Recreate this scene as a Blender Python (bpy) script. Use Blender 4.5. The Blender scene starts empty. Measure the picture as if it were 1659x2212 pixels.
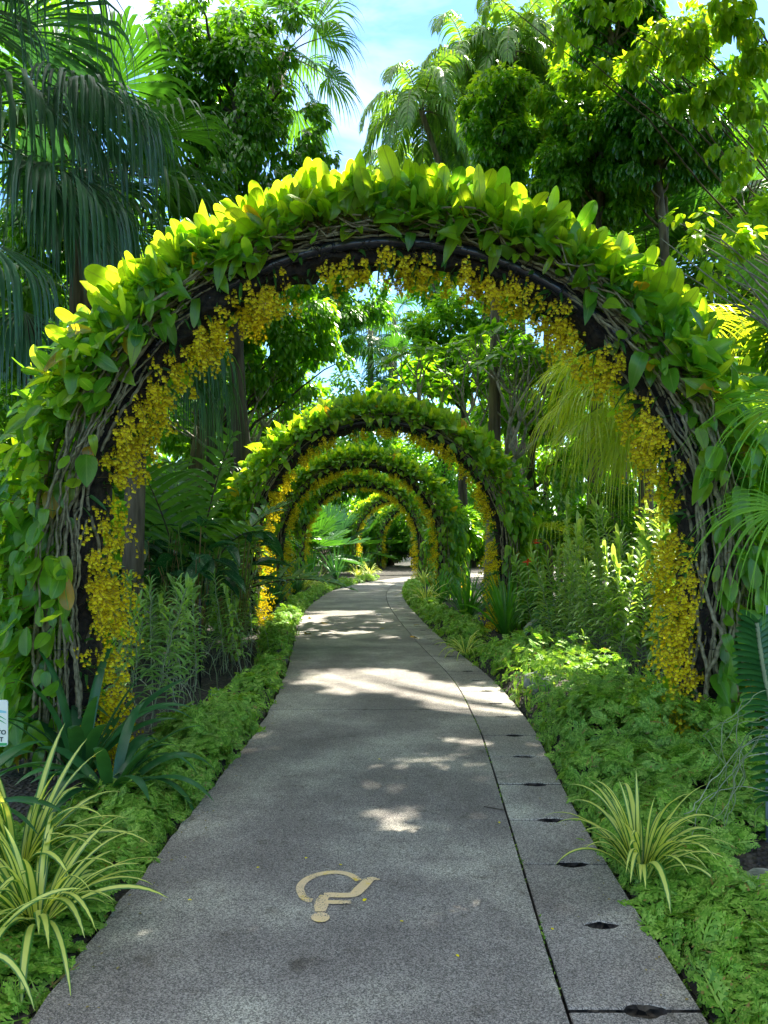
import bpy, bmesh, math, random
import numpy as np
from mathutils import Vector

SC = bpy.context.scene
COL = SC.collection
RNG = np.random.default_rng(11)
R = math.radians
F = 1663.0            # focal length of the photograph in the units of P()
EYE = 1.57

# ------------------------------------------------------------ camera, sky, sun, exposure
cam = bpy.data.cameras.new("camera")
cam.sensor_fit = 'AUTO'; cam.sensor_width = 36.0
cam.lens = F / 2212 * 36.0
cam.shift_y = 0.028
cam.clip_end = 2000; cam.clip_start = 0.05
camo = bpy.data.objects.new("camera", cam); COL.objects.link(camo)
camo.location = (0, 0, EYE); camo.rotation_euler = (R(90), 0, 0)
SC.camera = camo

SUN_EL, SUN_AZ = R(57), R(36)       # azimuth from +Y towards +X
SUN = np.array([math.sin(SUN_AZ) * math.cos(SUN_EL), math.cos(SUN_AZ) * math.cos(SUN_EL), math.sin(SUN_EL)])

w = bpy.data.worlds.new("World"); SC.world = w; w.use_nodes = True
nt = w.node_tree; nt.nodes.clear()
N = nt.nodes.new; L = nt.links.new
sky = N('ShaderNodeTexSky'); sky.sky_type = 'NISHITA'; sky.sun_disc = False
sky.sun_elevation = SUN_EL; sky.sun_rotation = SUN_AZ; sky.air_density = 1.0; sky.dust_density = 0.3; sky.ozone_density = 2.0
tc = N('ShaderNodeTexCoord'); mp = N('ShaderNodeMapping'); mp.inputs['Scale'].default_value = (1.0, 1.0, 1.9)
mp.inputs['Rotation'].default_value = (0.3, 0.5, 0.2)
no = N('ShaderNodeTexNoise'); no.inputs['Scale'].default_value = 3.2; no.inputs['Detail'].default_value = 7; no.inputs['Roughness'].default_value = 0.58
no.inputs['Distortion'].default_value = 0.5
rp = N('ShaderNodeValToRGB'); rp.color_ramp.elements[0].position = 0.38; rp.color_ramp.elements[1].position = 0.66
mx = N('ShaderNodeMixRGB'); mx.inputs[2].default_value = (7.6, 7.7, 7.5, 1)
hs = N('ShaderNodeHueSaturation'); hs.inputs['Saturation'].default_value = 1.25; hs.inputs['Value'].default_value = .85
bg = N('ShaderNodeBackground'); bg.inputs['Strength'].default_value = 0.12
ow = N('ShaderNodeOutputWorld')
L(tc.outputs['Generated'], mp.inputs['Vector']); L(mp.outputs[0], no.inputs['Vector']); 
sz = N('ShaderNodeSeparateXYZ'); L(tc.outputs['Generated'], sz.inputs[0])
zc = N('ShaderNodeMapRange'); zc.inputs[1].default_value = 0.45; zc.inputs[2].default_value = 0.95; zc.inputs[3].default_value = -0.10; zc.inputs[4].default_value = 0.25   # unseen cloud overhead thickened to add fill light
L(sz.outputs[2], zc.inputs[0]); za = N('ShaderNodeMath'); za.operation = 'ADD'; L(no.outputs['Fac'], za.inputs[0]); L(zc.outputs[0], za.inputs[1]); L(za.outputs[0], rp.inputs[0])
zt = N('ShaderNodeMapRange'); zt.inputs[1].default_value = .35; zt.inputs[2].default_value = .85; zt.inputs[3].default_value = .08; zt.inputs[4].default_value = 1.0; L(sz.outputs[2], zt.inputs[0])   # thin wisps low down, thick unseen cloud overhead for fill
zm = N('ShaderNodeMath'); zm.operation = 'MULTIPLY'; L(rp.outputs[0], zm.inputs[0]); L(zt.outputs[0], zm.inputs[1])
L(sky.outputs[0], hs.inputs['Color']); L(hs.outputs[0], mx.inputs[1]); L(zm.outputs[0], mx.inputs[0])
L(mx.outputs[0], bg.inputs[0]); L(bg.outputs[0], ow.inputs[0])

sl = bpy.data.lights.new("sun", 'SUN'); sl.energy = 5.0; sl.angle = R(0.5); sl.color = (1.0, 0.94, 0.80)
so = bpy.data.objects.new("sun", sl); COL.objects.link(so)
so.rotation_euler = Vector(SUN).to_track_quat('Z', 'Y').to_euler(); so.location = (6, 12, 25)

SC.view_settings.view_transform = 'Standard'; SC.view_settings.look = 'None'
SC.view_settings.gamma = 1.0; SC.view_settings.exposure = 1.95
SC.render.engine = 'CYCLES'
cy = SC.cycles
cy.max_bounces = 7; cy.diffuse_bounces = 4; cy.glossy_bounces = 2; cy.transmission_bounces = 5; cy.transparent_max_bounces = 4
cy.use_denoising = True
cy.caustics_reflective = False; cy.caustics_refractive = False
cy.sample_clamp_indirect = 6.0

# ------------------------------------------------------------ small maths
def P(x, y, Y):
    """point seen at (x, y) of the 1659x2212 photograph, Y metres away"""
    return np.array([(x - 829.5) * Y / F, Y, EYE + (1168 - y) * Y / F])
def nrm(a):
    a = np.asarray(a, float)
    return a / np.maximum(np.linalg.norm(a, axis=-1, keepdims=True), 1e-9)
def frames(D, Nh):
    """columns side, along, normal"""
    D = nrm(D); S = np.cross(D, Nh); bad = np.linalg.norm(S, axis=-1) < 1e-4
    if bad.any(): S[bad] = np.cross(D[bad], np.array([0.31, 0.9, 0.2]))
    S = nrm(S); Nn = np.cross(S, D)
    return np.stack([S, D, Nn], axis=-1)
def rsph(n, rng=RNG):
    return nrm(rng.normal(size=(n, 3)))
def cat_rom(pts, per=8):
    pts = np.asarray(pts, float); out = []
    ext = np.vstack([2 * pts[0] - pts[1], pts, 2 * pts[-1] - pts[-2]])
    for i in range(1, len(ext) - 2):
        p0, p1, p2, p3 = ext[i - 1:i + 3]
        for t in np.linspace(0, 1, per, endpoint=False):
            out.append(0.5 * ((2 * p1) + (-p0 + p2) * t + (2 * p0 - 5 * p1 + 4 * p2 - p3) * t * t + (-p0 + 3 * p1 - 3 * p2 + p3) * t ** 3))
    out.append(pts[-1]); return np.array(out)

# ------------------------------------------------------------ mesh builder
class MB:
    def __init__(s): s.v = []; s.f = []; s.n = 0
    def add(s, V, Fs, uv=None, mi=0):
        V = np.asarray(V, float).reshape(-1, 3)
        if uv is None: uv = np.zeros((len(V), 2))
        s.v.append(np.hstack([V, np.asarray(uv, float).reshape(-1, 2)]))
        if not isinstance(Fs, list): Fs = [Fs]
        for f in Fs:
            f = np.asarray(f, int)
            if len(f): s.f.append((f + s.n, mi))
        s.n += len(V)
    def inst(s, T, Pp, Rm, S, mi=0):
        V, Fs, uv = T
        m = len(Pp)
        if m == 0: return
        S = np.asarray(S, float)
        if S.ndim == 0: S = np.full(m, float(S))
        if S.ndim == 1: S = np.repeat(S[:, None], 3, 1)
        W = np.einsum('mij,mnj->mni', Rm, V[None] * S[:, None, :]) + Pp[:, None, :]
        off = (np.arange(m) * len(V))[:, None, None]
        FF = [(f[None] + off).reshape(-1, f.shape[1]) for f in Fs]
        s.add(W.reshape(-1, 3), FF, np.tile(uv, (m, 1)), mi)
    def ribbons(s, Pp, D, S, Ls, Wd, G, gp, fold=0.18, mi=0, side_fixed=True):
        """m ribbons; Wd (m,n+1) full widths, gp (n,) gravity profile, G (m,)"""
        m = len(Pp); n = len(gp); Pp = np.array(Pp, float); D = nrm(D); S = nrm(np.array(S, float))
        Ls = np.broadcast_to(np.asarray(Ls, float), (m,)); G = np.broadcast_to(np.asarray(G, float), (m,))
        pos = [Pp.copy()]; dd = [D.copy()]
        for i in range(n):
            D = nrm(D + (gp[i] * G)[:, None] * np.array([0, 0, -1.0])); Pp = Pp + D * (Ls / n)[:, None]
            pos.append(Pp.copy()); dd.append(D.copy())
        pos = np.stack(pos, 1); dd = np.stack(dd, 1)
        SS = nrm(S[:, None, :] - dd * np.sum(S[:, None, :] * dd, -1, keepdims=True))
        NN = np.cross(SS, dd)
        Wd = np.broadcast_to(Wd, (m, n + 1))[..., None]
        V = np.stack([pos - SS * Wd / 2, pos - NN * Wd * fold, pos + SS * Wd / 2], 2)
        base = np.arange(n)[:, None] * 3 + np.array([[0, 1, 4, 3]])
        q = np.vstack([base, base + 1])
        off = (np.arange(m) * 3 * (n + 1))[:, None, None]
        uv = np.stack([np.tile([0, .5, 1.0], (n + 1, 1)), np.repeat(np.linspace(0, 1, n + 1)[:, None], 3, 1)], -1).reshape(-1, 2)
        s.add(V.reshape(-1, 3), (q[None] + off).reshape(-1, 4), np.tile(uv, (m, 1)), mi)
    def tube(s, pts, r, sides=6, mi=0, cap=True):
        pts = np.asarray(pts, float); n = len(pts); r = np.broadcast_to(np.asarray(r, float), (n,))
        t = nrm(np.gradient(pts, axis=0)); ref = np.array([0.2, 0.1, 1.0]) if abs(t[0][2]) < 0.9 else np.array([1.0, 0.1, 0])
        S = np.zeros_like(pts); S[0] = nrm(np.cross(t[0], ref))
        for i in range(1, n): S[i] = nrm(S[i - 1] - t[i] * np.dot(S[i - 1], t[i]))
        B = np.cross(t, S); a = np.linspace(0, 2 * np.pi, sides, endpoint=False)
        V = pts[:, None, :] + r[:, None, None] * (np.cos(a)[None, :, None] * S[:, None, :] + np.sin(a)[None, :, None] * B[:, None, :])
        i = np.arange(n - 1)[:, None] * sides; j = np.arange(sides)[None, :]; k = (j + 1) % sides
        q = np.stack([i + j, i + k, i + sides + k, i + sides + j], -1).reshape(-1, 4)
        ln = np.concatenate([[0], np.cumsum(np.linalg.norm(np.diff(pts, axis=0), axis=1))])
        uv = np.stack([np.tile(np.arange(sides) / sides, (n, 1)), np.repeat(ln[:, None], sides, 1)], -1)
        s.add(V.reshape(-1, 3), q, uv.reshape(-1, 2), mi)
        if cap:
            s.f.append((np.array([list(range(sides))[::-1]]) + s.n - n * sides, mi))
            s.f.append((np.array([list(range(sides))]) + s.n - sides, mi))
    def box(s, c, d, mi=0, rz=0.0):
        c = np.asarray(c, float); d = np.asarray(d, float) / 2
        V = np.array([[x, y, z] for x in (-1, 1) for y in (-1, 1) for z in (-1, 1)]) * d
        ca, sa = math.cos(rz), math.sin(rz); V = np.stack([V[:, 0] * ca - V[:, 1] * sa, V[:, 0] * sa + V[:, 1] * ca, V[:, 2]], 1) + c
        s.add(V, np.array([[0, 1, 3, 2], [4, 6, 7, 5], [0, 4, 5, 1], [2, 3, 7, 6], [0, 2, 6, 4], [1, 5, 7, 3]]), None, mi)
    def build(s, name, mats, parent=None, smooth=True, origin=None):
        me = bpy.data.meshes.new(name)
        VU = np.vstack(s.v); V = VU[:, :3]
        if origin is not None: V = V - np.asarray(origin)
        me.vertices.add(len(V)); me.vertices.foreach_set('co', V.ravel().astype(np.float32))
        loops = np.concatenate([f.ravel() for f, _ in s.f]); tot = np.concatenate([np.full(len(f), f.shape[1]) for f, _ in s.f])
        mis = np.concatenate([np.full(len(f), m) for f, m in s.f])
        me.loops.add(len(loops)); me.loops.foreach_set('vertex_index', loops.astype(np.int32))
        me.polygons.add(len(tot)); st = np.concatenate([[0], np.cumsum(tot)[:-1]])
        me.polygons.foreach_set('loop_start', st.astype(np.int32)); me.polygons.foreach_set('loop_total', tot.astype(np.int32))
        me.polygons.foreach_set('material_index', mis.astype(np.int32))
        me.polygons.foreach_set('use_smooth', np.full(len(tot), smooth))
        uvl = me.uv_layers.new(name='UVMap'); uvl.data.foreach_set('uv', VU[loops, 3:5].ravel().astype(np.float32))
        me.update(calc_edges=True); me.validate()
        if not isinstance(mats, (list, tuple)): mats = [mats]
        for m in mats: me.materials.append(m)
        o = bpy.data.objects.new(name, me); COL.objects.link(o)
        if origin is not None: o.location = tuple(origin)
        if parent is not None: o.parent = parent
        return o

def tag(o, label, cat, group=None, kind=None):
    if label: o['label'] = label
    if cat: o['category'] = cat
    if group: o['group'] = group
    if kind: o['kind'] = kind
    return o
def empty(name, loc, label, cat, group=None, rz=0.0):
    o = bpy.data.objects.new(name, None); COL.objects.link(o); o.empty_display_size = 0.2
    o.location = tuple(float(c) for c in loc); o.rotation_euler = (0, 0, rz)
    return tag(o, label, cat, group)
def copy_tree(o, loc=None, rz=None, sc=None, label=None, parent=None, group=None):
    c = o.copy(); COL.objects.link(c)
    if parent is not None: c.parent = parent
    if loc is not None: c.location = tuple(float(v) for v in loc)
    if rz is not None: c.rotation_euler = (0, 0, rz)
    if sc is not None: c.scale = (sc, sc, sc) if np.isscalar(sc) else sc
    if label: c['label'] = label
    if group: c['group'] = group
    for ch in list(o.children): copy_tree(ch, parent=c)
    return c

# ------------------------------------------------------------ materials
def mat(name):
    m = bpy.data.materials.new(name); m.use_nodes = True; t = m.node_tree; t.nodes.clear(); return m, t
def ramp(t, stops):
    r = t.nodes.new('ShaderNodeValToRGB'); e = r.color_ramp.elements
    while len(e) < len(stops): e.new(0.5)
    for i, (p, c) in enumerate(stops): e[i].position = p; e[i].color = (*c, 1)
    return r
def leafmat(name, cols, trans=0.45, tcol=None, rough=0.38, spec=0.35, vein=None, stripe=None, mottled=0.0, odd=None):
    """cols: two or three leaf colours spread leaf by leaf; tcol: what light passing through looks like"""
    m, t = mat(name); N = t.nodes.new; L = t.links.new
    g = N('ShaderNodeNewGeometry')
    st = [(i / (len(cols) - 1) * (0.93 if odd else 1), c) for i, c in enumerate(cols)]
    if odd: st += [(0.985, odd)]
    r = ramp(t, st); L(g.outputs['Random Per Island'], r.inputs[0]); c = r.outputs[0]
    if odd: r.color_ramp.elements[-2].position = 0.98
    no = N('ShaderNodeTexNoise'); no.inputs['Scale'].default_value = 9.0; no.inputs['Detail'].default_value = 3
    tc = N('ShaderNodeTexCoord'); L(tc.outputs['Object'], no.inputs['Vector'])
    mv = N('ShaderNodeMath'); mv.operation = 'MULTIPLY_ADD'; mv.inputs[1].default_value = 0.9; mv.inputs[2].default_value = 0.55; L(no.outputs['Fac'], mv.inputs[0])
    hsv = N('ShaderNodeHueSaturation'); L(c, hsv.inputs['Color']); L(mv.outputs[0], hsv.inputs['Value']); c = hsv.outputs[0]
    if vein or stripe:
        uv = N('ShaderNodeUVMap'); sp = N('ShaderNodeSeparateXYZ'); L(uv.outputs[0], sp.inputs[0])
        a = N('ShaderNodeMath'); a.operation = 'SUBTRACT'; a.inputs[1].default_value = 0.5; L(sp.outputs[0], a.inputs[0])
        b = N('ShaderNodeMath'); b.operation = 'ABSOLUTE'; L(a.outputs[0], b.inputs[0])
        lo, hi = (0.015, 0.05) if vein else (0.24, 0.34)
        mr = N('ShaderNodeMapRange'); mr.inputs[1].default_value = lo; mr.inputs[2].default_value = hi
        mr.inputs[3].default_value = 0.75 if vein else 1.0; mr.inputs[4].default_value = 0; L(b.outputs[0], mr.inputs[0])
        f = mr.outputs[0]
        mm = N('ShaderNodeMixRGB'); mm.inputs[2].default_value = (*(vein or stripe), 1); L(f, mm.inputs[0]); L(c, mm.inputs[1]); c = mm.outputs[0]
        if vein:   # side veins
            wv = N('ShaderNodeMath'); wv.operation = 'MULTIPLY_ADD'; wv.inputs[1].default_value = -1.1; L(b.outputs[0], wv.inputs[0]); L(sp.outputs[1], wv.inputs[2])
            w2 = N('ShaderNodeMath'); w2.operation = 'MULTIPLY'; w2.inputs[1].default_value = 44; L(wv.outputs[0], w2.inputs[0])
            w3 = N('ShaderNodeMath'); w3.operation = 'SINE'; L(w2.outputs[0], w3.inputs[0])
            w4 = N('ShaderNodeMapRange'); w4.inputs[1].default_value = 0.8; w4.inputs[2].default_value = 1.0; w4.inputs[4].default_value = 0.28; L(w3.outputs[0], w4.inputs[0])
            m3 = N('ShaderNodeMixRGB'); m3.inputs[2].default_value = (*vein, 1); L(w4.outputs[0], m3.inputs[0]); L(c, m3.inputs[1]); c = m3.outputs[0]
    if mottled:
        vo = N('ShaderNodeTexVoronoi'); vo.inputs['Scale'].default_value = 60; L(tc.outputs['Object'], vo.inputs['Vector'])
        vr = N('ShaderNodeMapRange'); vr.inputs[1].default_value = 0.25; vr.inputs[2].default_value = 0.1; vr.inputs[4].default_value = mottled; L(vo.outputs['Distance'], vr.inputs[0])
        m4 = N('ShaderNodeMixRGB'); m4.inputs[2].default_value = (0.45, 0.6, 0.4, 1); L(vr.outputs[0], m4.inputs[0]); L(c, m4.inputs[1]); c = m4.outputs[0]
    df = N('ShaderNodeBsdfDiffuse'); L(c, df.inputs[0])
    tr = N('ShaderNodeBsdfTranslucent')
    tm = N('ShaderNodeMixRGB'); tm.blend_type = 'MULTIPLY'; tm.inputs[0].default_value = 1.0
    tcc = tcol or (2.6, 2.2, 0.9); tm.inputs[2].default_value = (*tcc, 1); L(c, tm.inputs[1]); L(tm.outputs[0], tr.inputs[0])
    ms = N('ShaderNodeMixShader'); ms.inputs[0].default_value = trans; L(df.outputs[0], ms.inputs[1]); L(tr.outputs[0], ms.inputs[2])
    gl = N('ShaderNodeBsdfGlossy'); gl.inputs['Roughness'].default_value = rough; gl.inputs[0].default_value = (1, 1, 1, 1)
    fr = N('ShaderNodeLayerWeight'); fr.inputs[0].default_value = .5
    fp = N('ShaderNodeMath'); fp.operation = 'POWER'; fp.inputs[1].default_value = 4; L(fr.outputs['Facing'], fp.inputs[0])
    fm = N('ShaderNodeMath'); fm.operation = 'MULTIPLY_ADD'; fm.inputs[1].default_value = spec * .42; fm.inputs[2].default_value = spec * .06; L(fp.outputs[0], fm.inputs[0])
    m2 = N('ShaderNodeMixShader'); L(fm.outputs[0], m2.inputs[0]); L(ms.outputs[0], m2.inputs[1]); L(gl.outputs[0], m2.inputs[2])
    o = N('ShaderNodeOutputMaterial'); L(m2.outputs[0], o.inputs[0])
    return m
def barkmat(name, c1, c2, scale=12, stretch=(1, 1, .15), rough=.85, bump=.5):
    m, t = mat(name); N = t.nodes.new; L = t.links.new
    tc = N('ShaderNodeTexCoord'); mp = N('ShaderNodeMapping'); mp.inputs['Scale'].default_value = stretch; L(tc.outputs['Object'], mp.inputs[0])
    no = N('ShaderNodeTexNoise'); no.inputs['Scale'].default_value = scale; no.inputs['Detail'].default_value = 5; L(mp.outputs[0], no.inputs['Vector'])
    r = ramp(t, [(0.35, c1), (0.65, c2)]); L(no.outputs['Fac'], r.inputs[0])
    b = N('ShaderNodeBsdfPrincipled'); L(r.outputs[0], b.inputs['Base Color']); b.inputs['Roughness'].default_value = rough
    bu = N('ShaderNodeBump'); bu.inputs['Strength'].default_value = bump; bu.inputs['Distance'].default_value = .02; L(no.outputs['Fac'], bu.inputs['Height']); L(bu.outputs[0], b.inputs['Normal'])
    o = N('ShaderNodeOutputMaterial'); L(b.outputs[0], o.inputs[0]); return m
def plain(name, c, rough=.5, metal=0.0):
    m, t = mat(name); b = t.nodes.new('ShaderNodeBsdfPrincipled'); b.inputs['Base Color'].default_value = (*c, 1)
    b.inputs['Roughness'].default_value = rough; b.inputs['Metallic'].default_value = metal
    no = t.nodes.new('ShaderNodeTexNoise'); no.inputs['Scale'].default_value = 30; no.inputs['Detail'].default_value = 4
    mr = t.nodes.new('ShaderNodeMapRange'); mr.inputs[3].default_value = rough * .75; mr.inputs[4].default_value = min(1, rough * 1.3)
    t.links.new(no.outputs['Fac'], mr.inputs[0]); t.links.new(mr.outputs[0], b.inputs['Roughness'])
    o = t.nodes.new('ShaderNodeOutputMaterial'); t.links.new(b.outputs[0], o.inputs[0]); return m

M = {}
M['vine'] = leafmat('vine_leaf', [(.06, .23, .014), (.11, .33, .02), (.22, .46, .03)], .62, (3.1, 2.0, .8), .33, .45, vein=(.16, .36, .06), odd=(.42, .30, .02))
M['vine_top'] = leafmat('vine_leaf_young_lit', [(.16, .36, .015), (.25, .46, .02), (.33, .52, .03)], .66, (2.5, 1.8, .8), .33, .4, vein=(.13, .25, .03))  # young leaves, made paler to paint in the backlit glow on top
M['stem'] = barkmat('vine_stem_bark', (.10, .085, .045), (.30, .27, .16), 26, (1, 1, 1), .8)
M['petiole'] = leafmat('petiole', [(.10, .20, .03), (.20, .12, .04)], .2)
M['coir'] = barkmat('coir_core', (.006, .005, .004), (.03, .022, .014), 30, (1, 1, 1), 1, 1)
M['pipe'] = plain('black_pipe', (.010, .012, .017), .28)
M['oncid'] = leafmat('yellow_lip', [(.84, .66, .010), (.92, .78, .015), (.96, .88, .05)], .35, (1.05, 1.0, .8), .5, .1)
M['oncid_b'] = leafmat('brown_sepal', [(.40, .24, .015), (.66, .50, .02)], .25, (1.2, 1.1, .8), .5, .1)
M['spray'] = leafmat('spray_stem', [(.12, .16, .03), (.16, .11, .03)], .2)
M['onc_leaf'] = leafmat('orchid_strap', [(.03, .11, .02), (.05, .16, .03)], .35)
M['fern'] = leafmat('fern', [(.09, .24, .022), (.17, .36, .035), (.32, .50, .09)], .35, (1.9, 1.7, .8), .45, .3, odd=(.30, .20, .06))
M['variegated'] = leafmat('striped_blade', [(.035, .14, .022), (.06, .21, .03)], .40, (1.8, 1.6, .8), .33, .5, stripe=(.62, .68, .16))
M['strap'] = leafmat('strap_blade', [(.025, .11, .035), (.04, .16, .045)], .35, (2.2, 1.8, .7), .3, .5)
M['strap_lit'] = leafmat('sunlit_blade', [(.05, .2, .02), (.09, .30, .03)], .5, (2.2, 1.8, .7), .3, .5)  # brighter copy of the strap colour, sunlight painted in
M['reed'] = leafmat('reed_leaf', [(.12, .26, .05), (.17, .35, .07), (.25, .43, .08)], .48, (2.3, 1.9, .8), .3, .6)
M['reed_lit'] = leafmat('reed_leaf_sunlit', [(.16, .32, .05), (.24, .42, .08), (.36, .50, .14)], .5, (2.0, 1.7, .7), .3, .7)  # same leaf as reed, with sunlight put into lighter greens
M['palm_blue'] = leafmat('glaucous_palm', [(.035, .11, .055), (.06, .17, .085)], .22, (1.8, 2.0, .8), .32, .7)
M['palm_dark'] = leafmat('dark_palm', [(.025, .10, .018), (.045, .15, .022)], .38, (2.6, 2.3, .7), .35, .5)
M['palm_mid'] = leafmat('green_palm', [(.04, .14, .02), (.08, .22, .03)], .45, (2.3, 1.9, .7), .3, .6)
M['palm_yel'] = leafmat('yellow_palm', [(.30, .46, .03), (.46, .58, .04)], .62, (1.9, 1.55, .6), .28, .6)
M['palm_lime'] = leafmat('lime_palm', [(.12, .33, .03), (.20, .46, .04)], .5, (1.9, 1.5, .6), .4, .22)
M['palm_dry'] = leafmat('dry_palm', [(.16, .12, .08), (.28, .23, .17)], .3, (1.3, 1.2, 1))
M['palm_sky'] = leafmat('feather_palm', [(.06, .17, .03), (.10, .25, .035), (.18, .34, .04)], .48, (2.2, 1.7, .6), .30, .45)
M['t_dark'] = leafmat('dark_crown', [(.04, .14, .012), (.07, .21, .016), (.11, .29, .02)], .5, (3.0, 2.4, .7), .25, .6)
M['t_mid'] = leafmat('green_crown', [(.055, .20, .012), (.10, .28, .018), (.17, .38, .02)], .55, (2.8, 2.1, .6), .28, .55)
M['t_blue'] = leafmat('bluish_crown', [(.035, .13, .025), (.065, .21, .035), (.12, .31, .03)], .5, (3.2, 2.6, .5), .25, .7)
M['t_lime'] = leafmat('lime_crown', [(.16, .38, .015), (.25, .48, .02), (.36, .56, .03)], .55, (1.9, 1.5, .6), .3, .4)
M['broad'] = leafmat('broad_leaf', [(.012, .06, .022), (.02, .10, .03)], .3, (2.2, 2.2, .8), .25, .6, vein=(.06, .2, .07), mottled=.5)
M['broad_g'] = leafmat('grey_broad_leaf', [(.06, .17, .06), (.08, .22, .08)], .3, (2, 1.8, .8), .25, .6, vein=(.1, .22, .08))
M['root'] = leafmat('aerial_root', [(.10, .17, .05), (.22, .28, .14), (.35, .38, .28)], .1)
M['red'] = leafmat('red_bract', [(.75, .05, .01), (.85, .12, .02)], .4, (1.1, 1, 1))
M['bark'] = barkmat('bark', (.06, .045, .028), (.17, .14, .09), 14)
M['bark_d'] = barkmat('dark_bark', (.018, .014, .010), (.07, .055, .035), 14)
M['bark_g'] = barkmat('grey_bark', (.16, .15, .12), (.34, .32, .26), 20, (1, 1, .6))
M['rock'] = barkmat('rock', (.02, .02, .022), (.12, .12, .12), 9, (1, 1, 1), .9, 1)
M['rock_l'] = barkmat('mossy_rock', (.10, .13, .09), (.34, .35, .31), 14, (1, 1, 1), .9, 1)

def concrete(name, base, seed, blot=1.0):
    m, t = mat(name); N = t.nodes.new; L = t.links.new
    tc = N('ShaderNodeTexCoord')
    vo = N('ShaderNodeTexVoronoi'); vo.inputs['Scale'].default_value = 230; L(tc.outputs['Object'], vo.inputs['Vector'])
    sep = N('ShaderNodeSeparateColor'); L(vo.outputs['Color'], sep.inputs[0])
    a = tuple(c * .42 for c in base); b_ = base; c_ = tuple(min(1, c * 1.9) for c in base)
    r = ramp(t, [(0.12, a), (0.5, b_), (0.97, c_)]); L(sep.outputs[0], r.inputs[0])
    big = N('ShaderNodeTexNoise'); big.inputs['Scale'].default_value = 1.1; big.inputs['Detail'].default_value = 6; big.inputs['Roughness'].default_value = .62
    mp = N('ShaderNodeMapping'); mp.inputs['Location'].default_value = (seed, seed * 2, 0); L(tc.outputs['Object'], mp.inputs[0]); L(mp.outputs[0], big.inputs['Vector'])
    r2 = ramp(t, [(0.3, (.60, .56, .57)), (0.5, (1, .99, .98)), (0.68, (1.75, 1.82, 1.68))]); L(big.outputs['Fac'], r2.inputs[0])
    mm = N('ShaderNodeMixRGB'); mm.blend_type = 'MULTIPLY'; mm.inputs[0].default_value = blot; L(r.outputs[0], mm.inputs[1]); L(r2.outputs[0], mm.inputs[2])
    spn = N('ShaderNodeTexNoise'); spn.inputs['Scale'].default_value = 6.5; spn.inputs['Detail'].default_value = 7; spn.inputs['Roughness'].default_value = .7
    L(mp.outputs[0], spn.inputs['Vector'])
    r3 = ramp(t, [(0.30, (.45, .42, .36)), (0.42, (1, 1, 1)), (0.6, (1, 1, 1)), (0.75, (1.25, 1.28, 1.25))]); L(spn.outputs['Fac'], r3.inputs[0])
    m2 = N('ShaderNodeMixRGB'); m2.blend_type = 'MULTIPLY'; m2.inputs[0].default_value = .9; L(mm.outputs[0], m2.inputs[1]); L(r3.outputs[0], m2.inputs[2])
    b = N('ShaderNodeBsdfPrincipled'); L(m2.outputs[0], b.inputs['Base Color']); b.inputs['Roughness'].default_value = .72
    bu = N('ShaderNodeBump'); bu.inputs['Strength'].default_value = .8; bu.inputs['Distance'].default_value = .004
    L(vo.outputs['Distance'], bu.inputs['Height']); L(bu.outputs[0], b.inputs['Normal'])
    o = N('ShaderNodeOutputMaterial'); L(b.outputs[0], o.inputs[0]); return m
M['path'] = concrete('washed_aggregate', (.196, .180, .162), 3)
M['slab'] = concrete('aggregate_slab', (.228, .212, .190), 9)
def soil():
    m, t = mat('mulch'); N = t.nodes.new; L = t.links.new
    tc = N('ShaderNodeTexCoord'); vo = N('ShaderNodeTexVoronoi'); vo.inputs['Scale'].default_value = 34; L(tc.outputs['Object'], vo.inputs['Vector'])
    sep = N('ShaderNodeSeparateColor'); L(vo.outputs['Color'], sep.inputs[0])
    r = ramp(t, [(0, (.008, .007, .006)), (.6, (.025, .02, .015)), (1, (.06, .05, .035))]); L(sep.outputs[1], r.inputs[0])
    b = N('ShaderNodeBsdfPrincipled'); L(r.outputs[0], b.inputs['Base Color']); b.inputs['Roughness'].default_value = .8
    bu = N('ShaderNodeBump'); bu.inputs['Strength'].default_value = 1; bu.inputs['Distance'].default_value = .03; L(vo.outputs['Distance'], bu.inputs['Height']); L(bu.outputs[0], b.inputs['Normal'])
    o = N('ShaderNodeOutputMaterial'); L(b.outputs[0], o.inputs[0]); return m
M['soil'] = soil()
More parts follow.
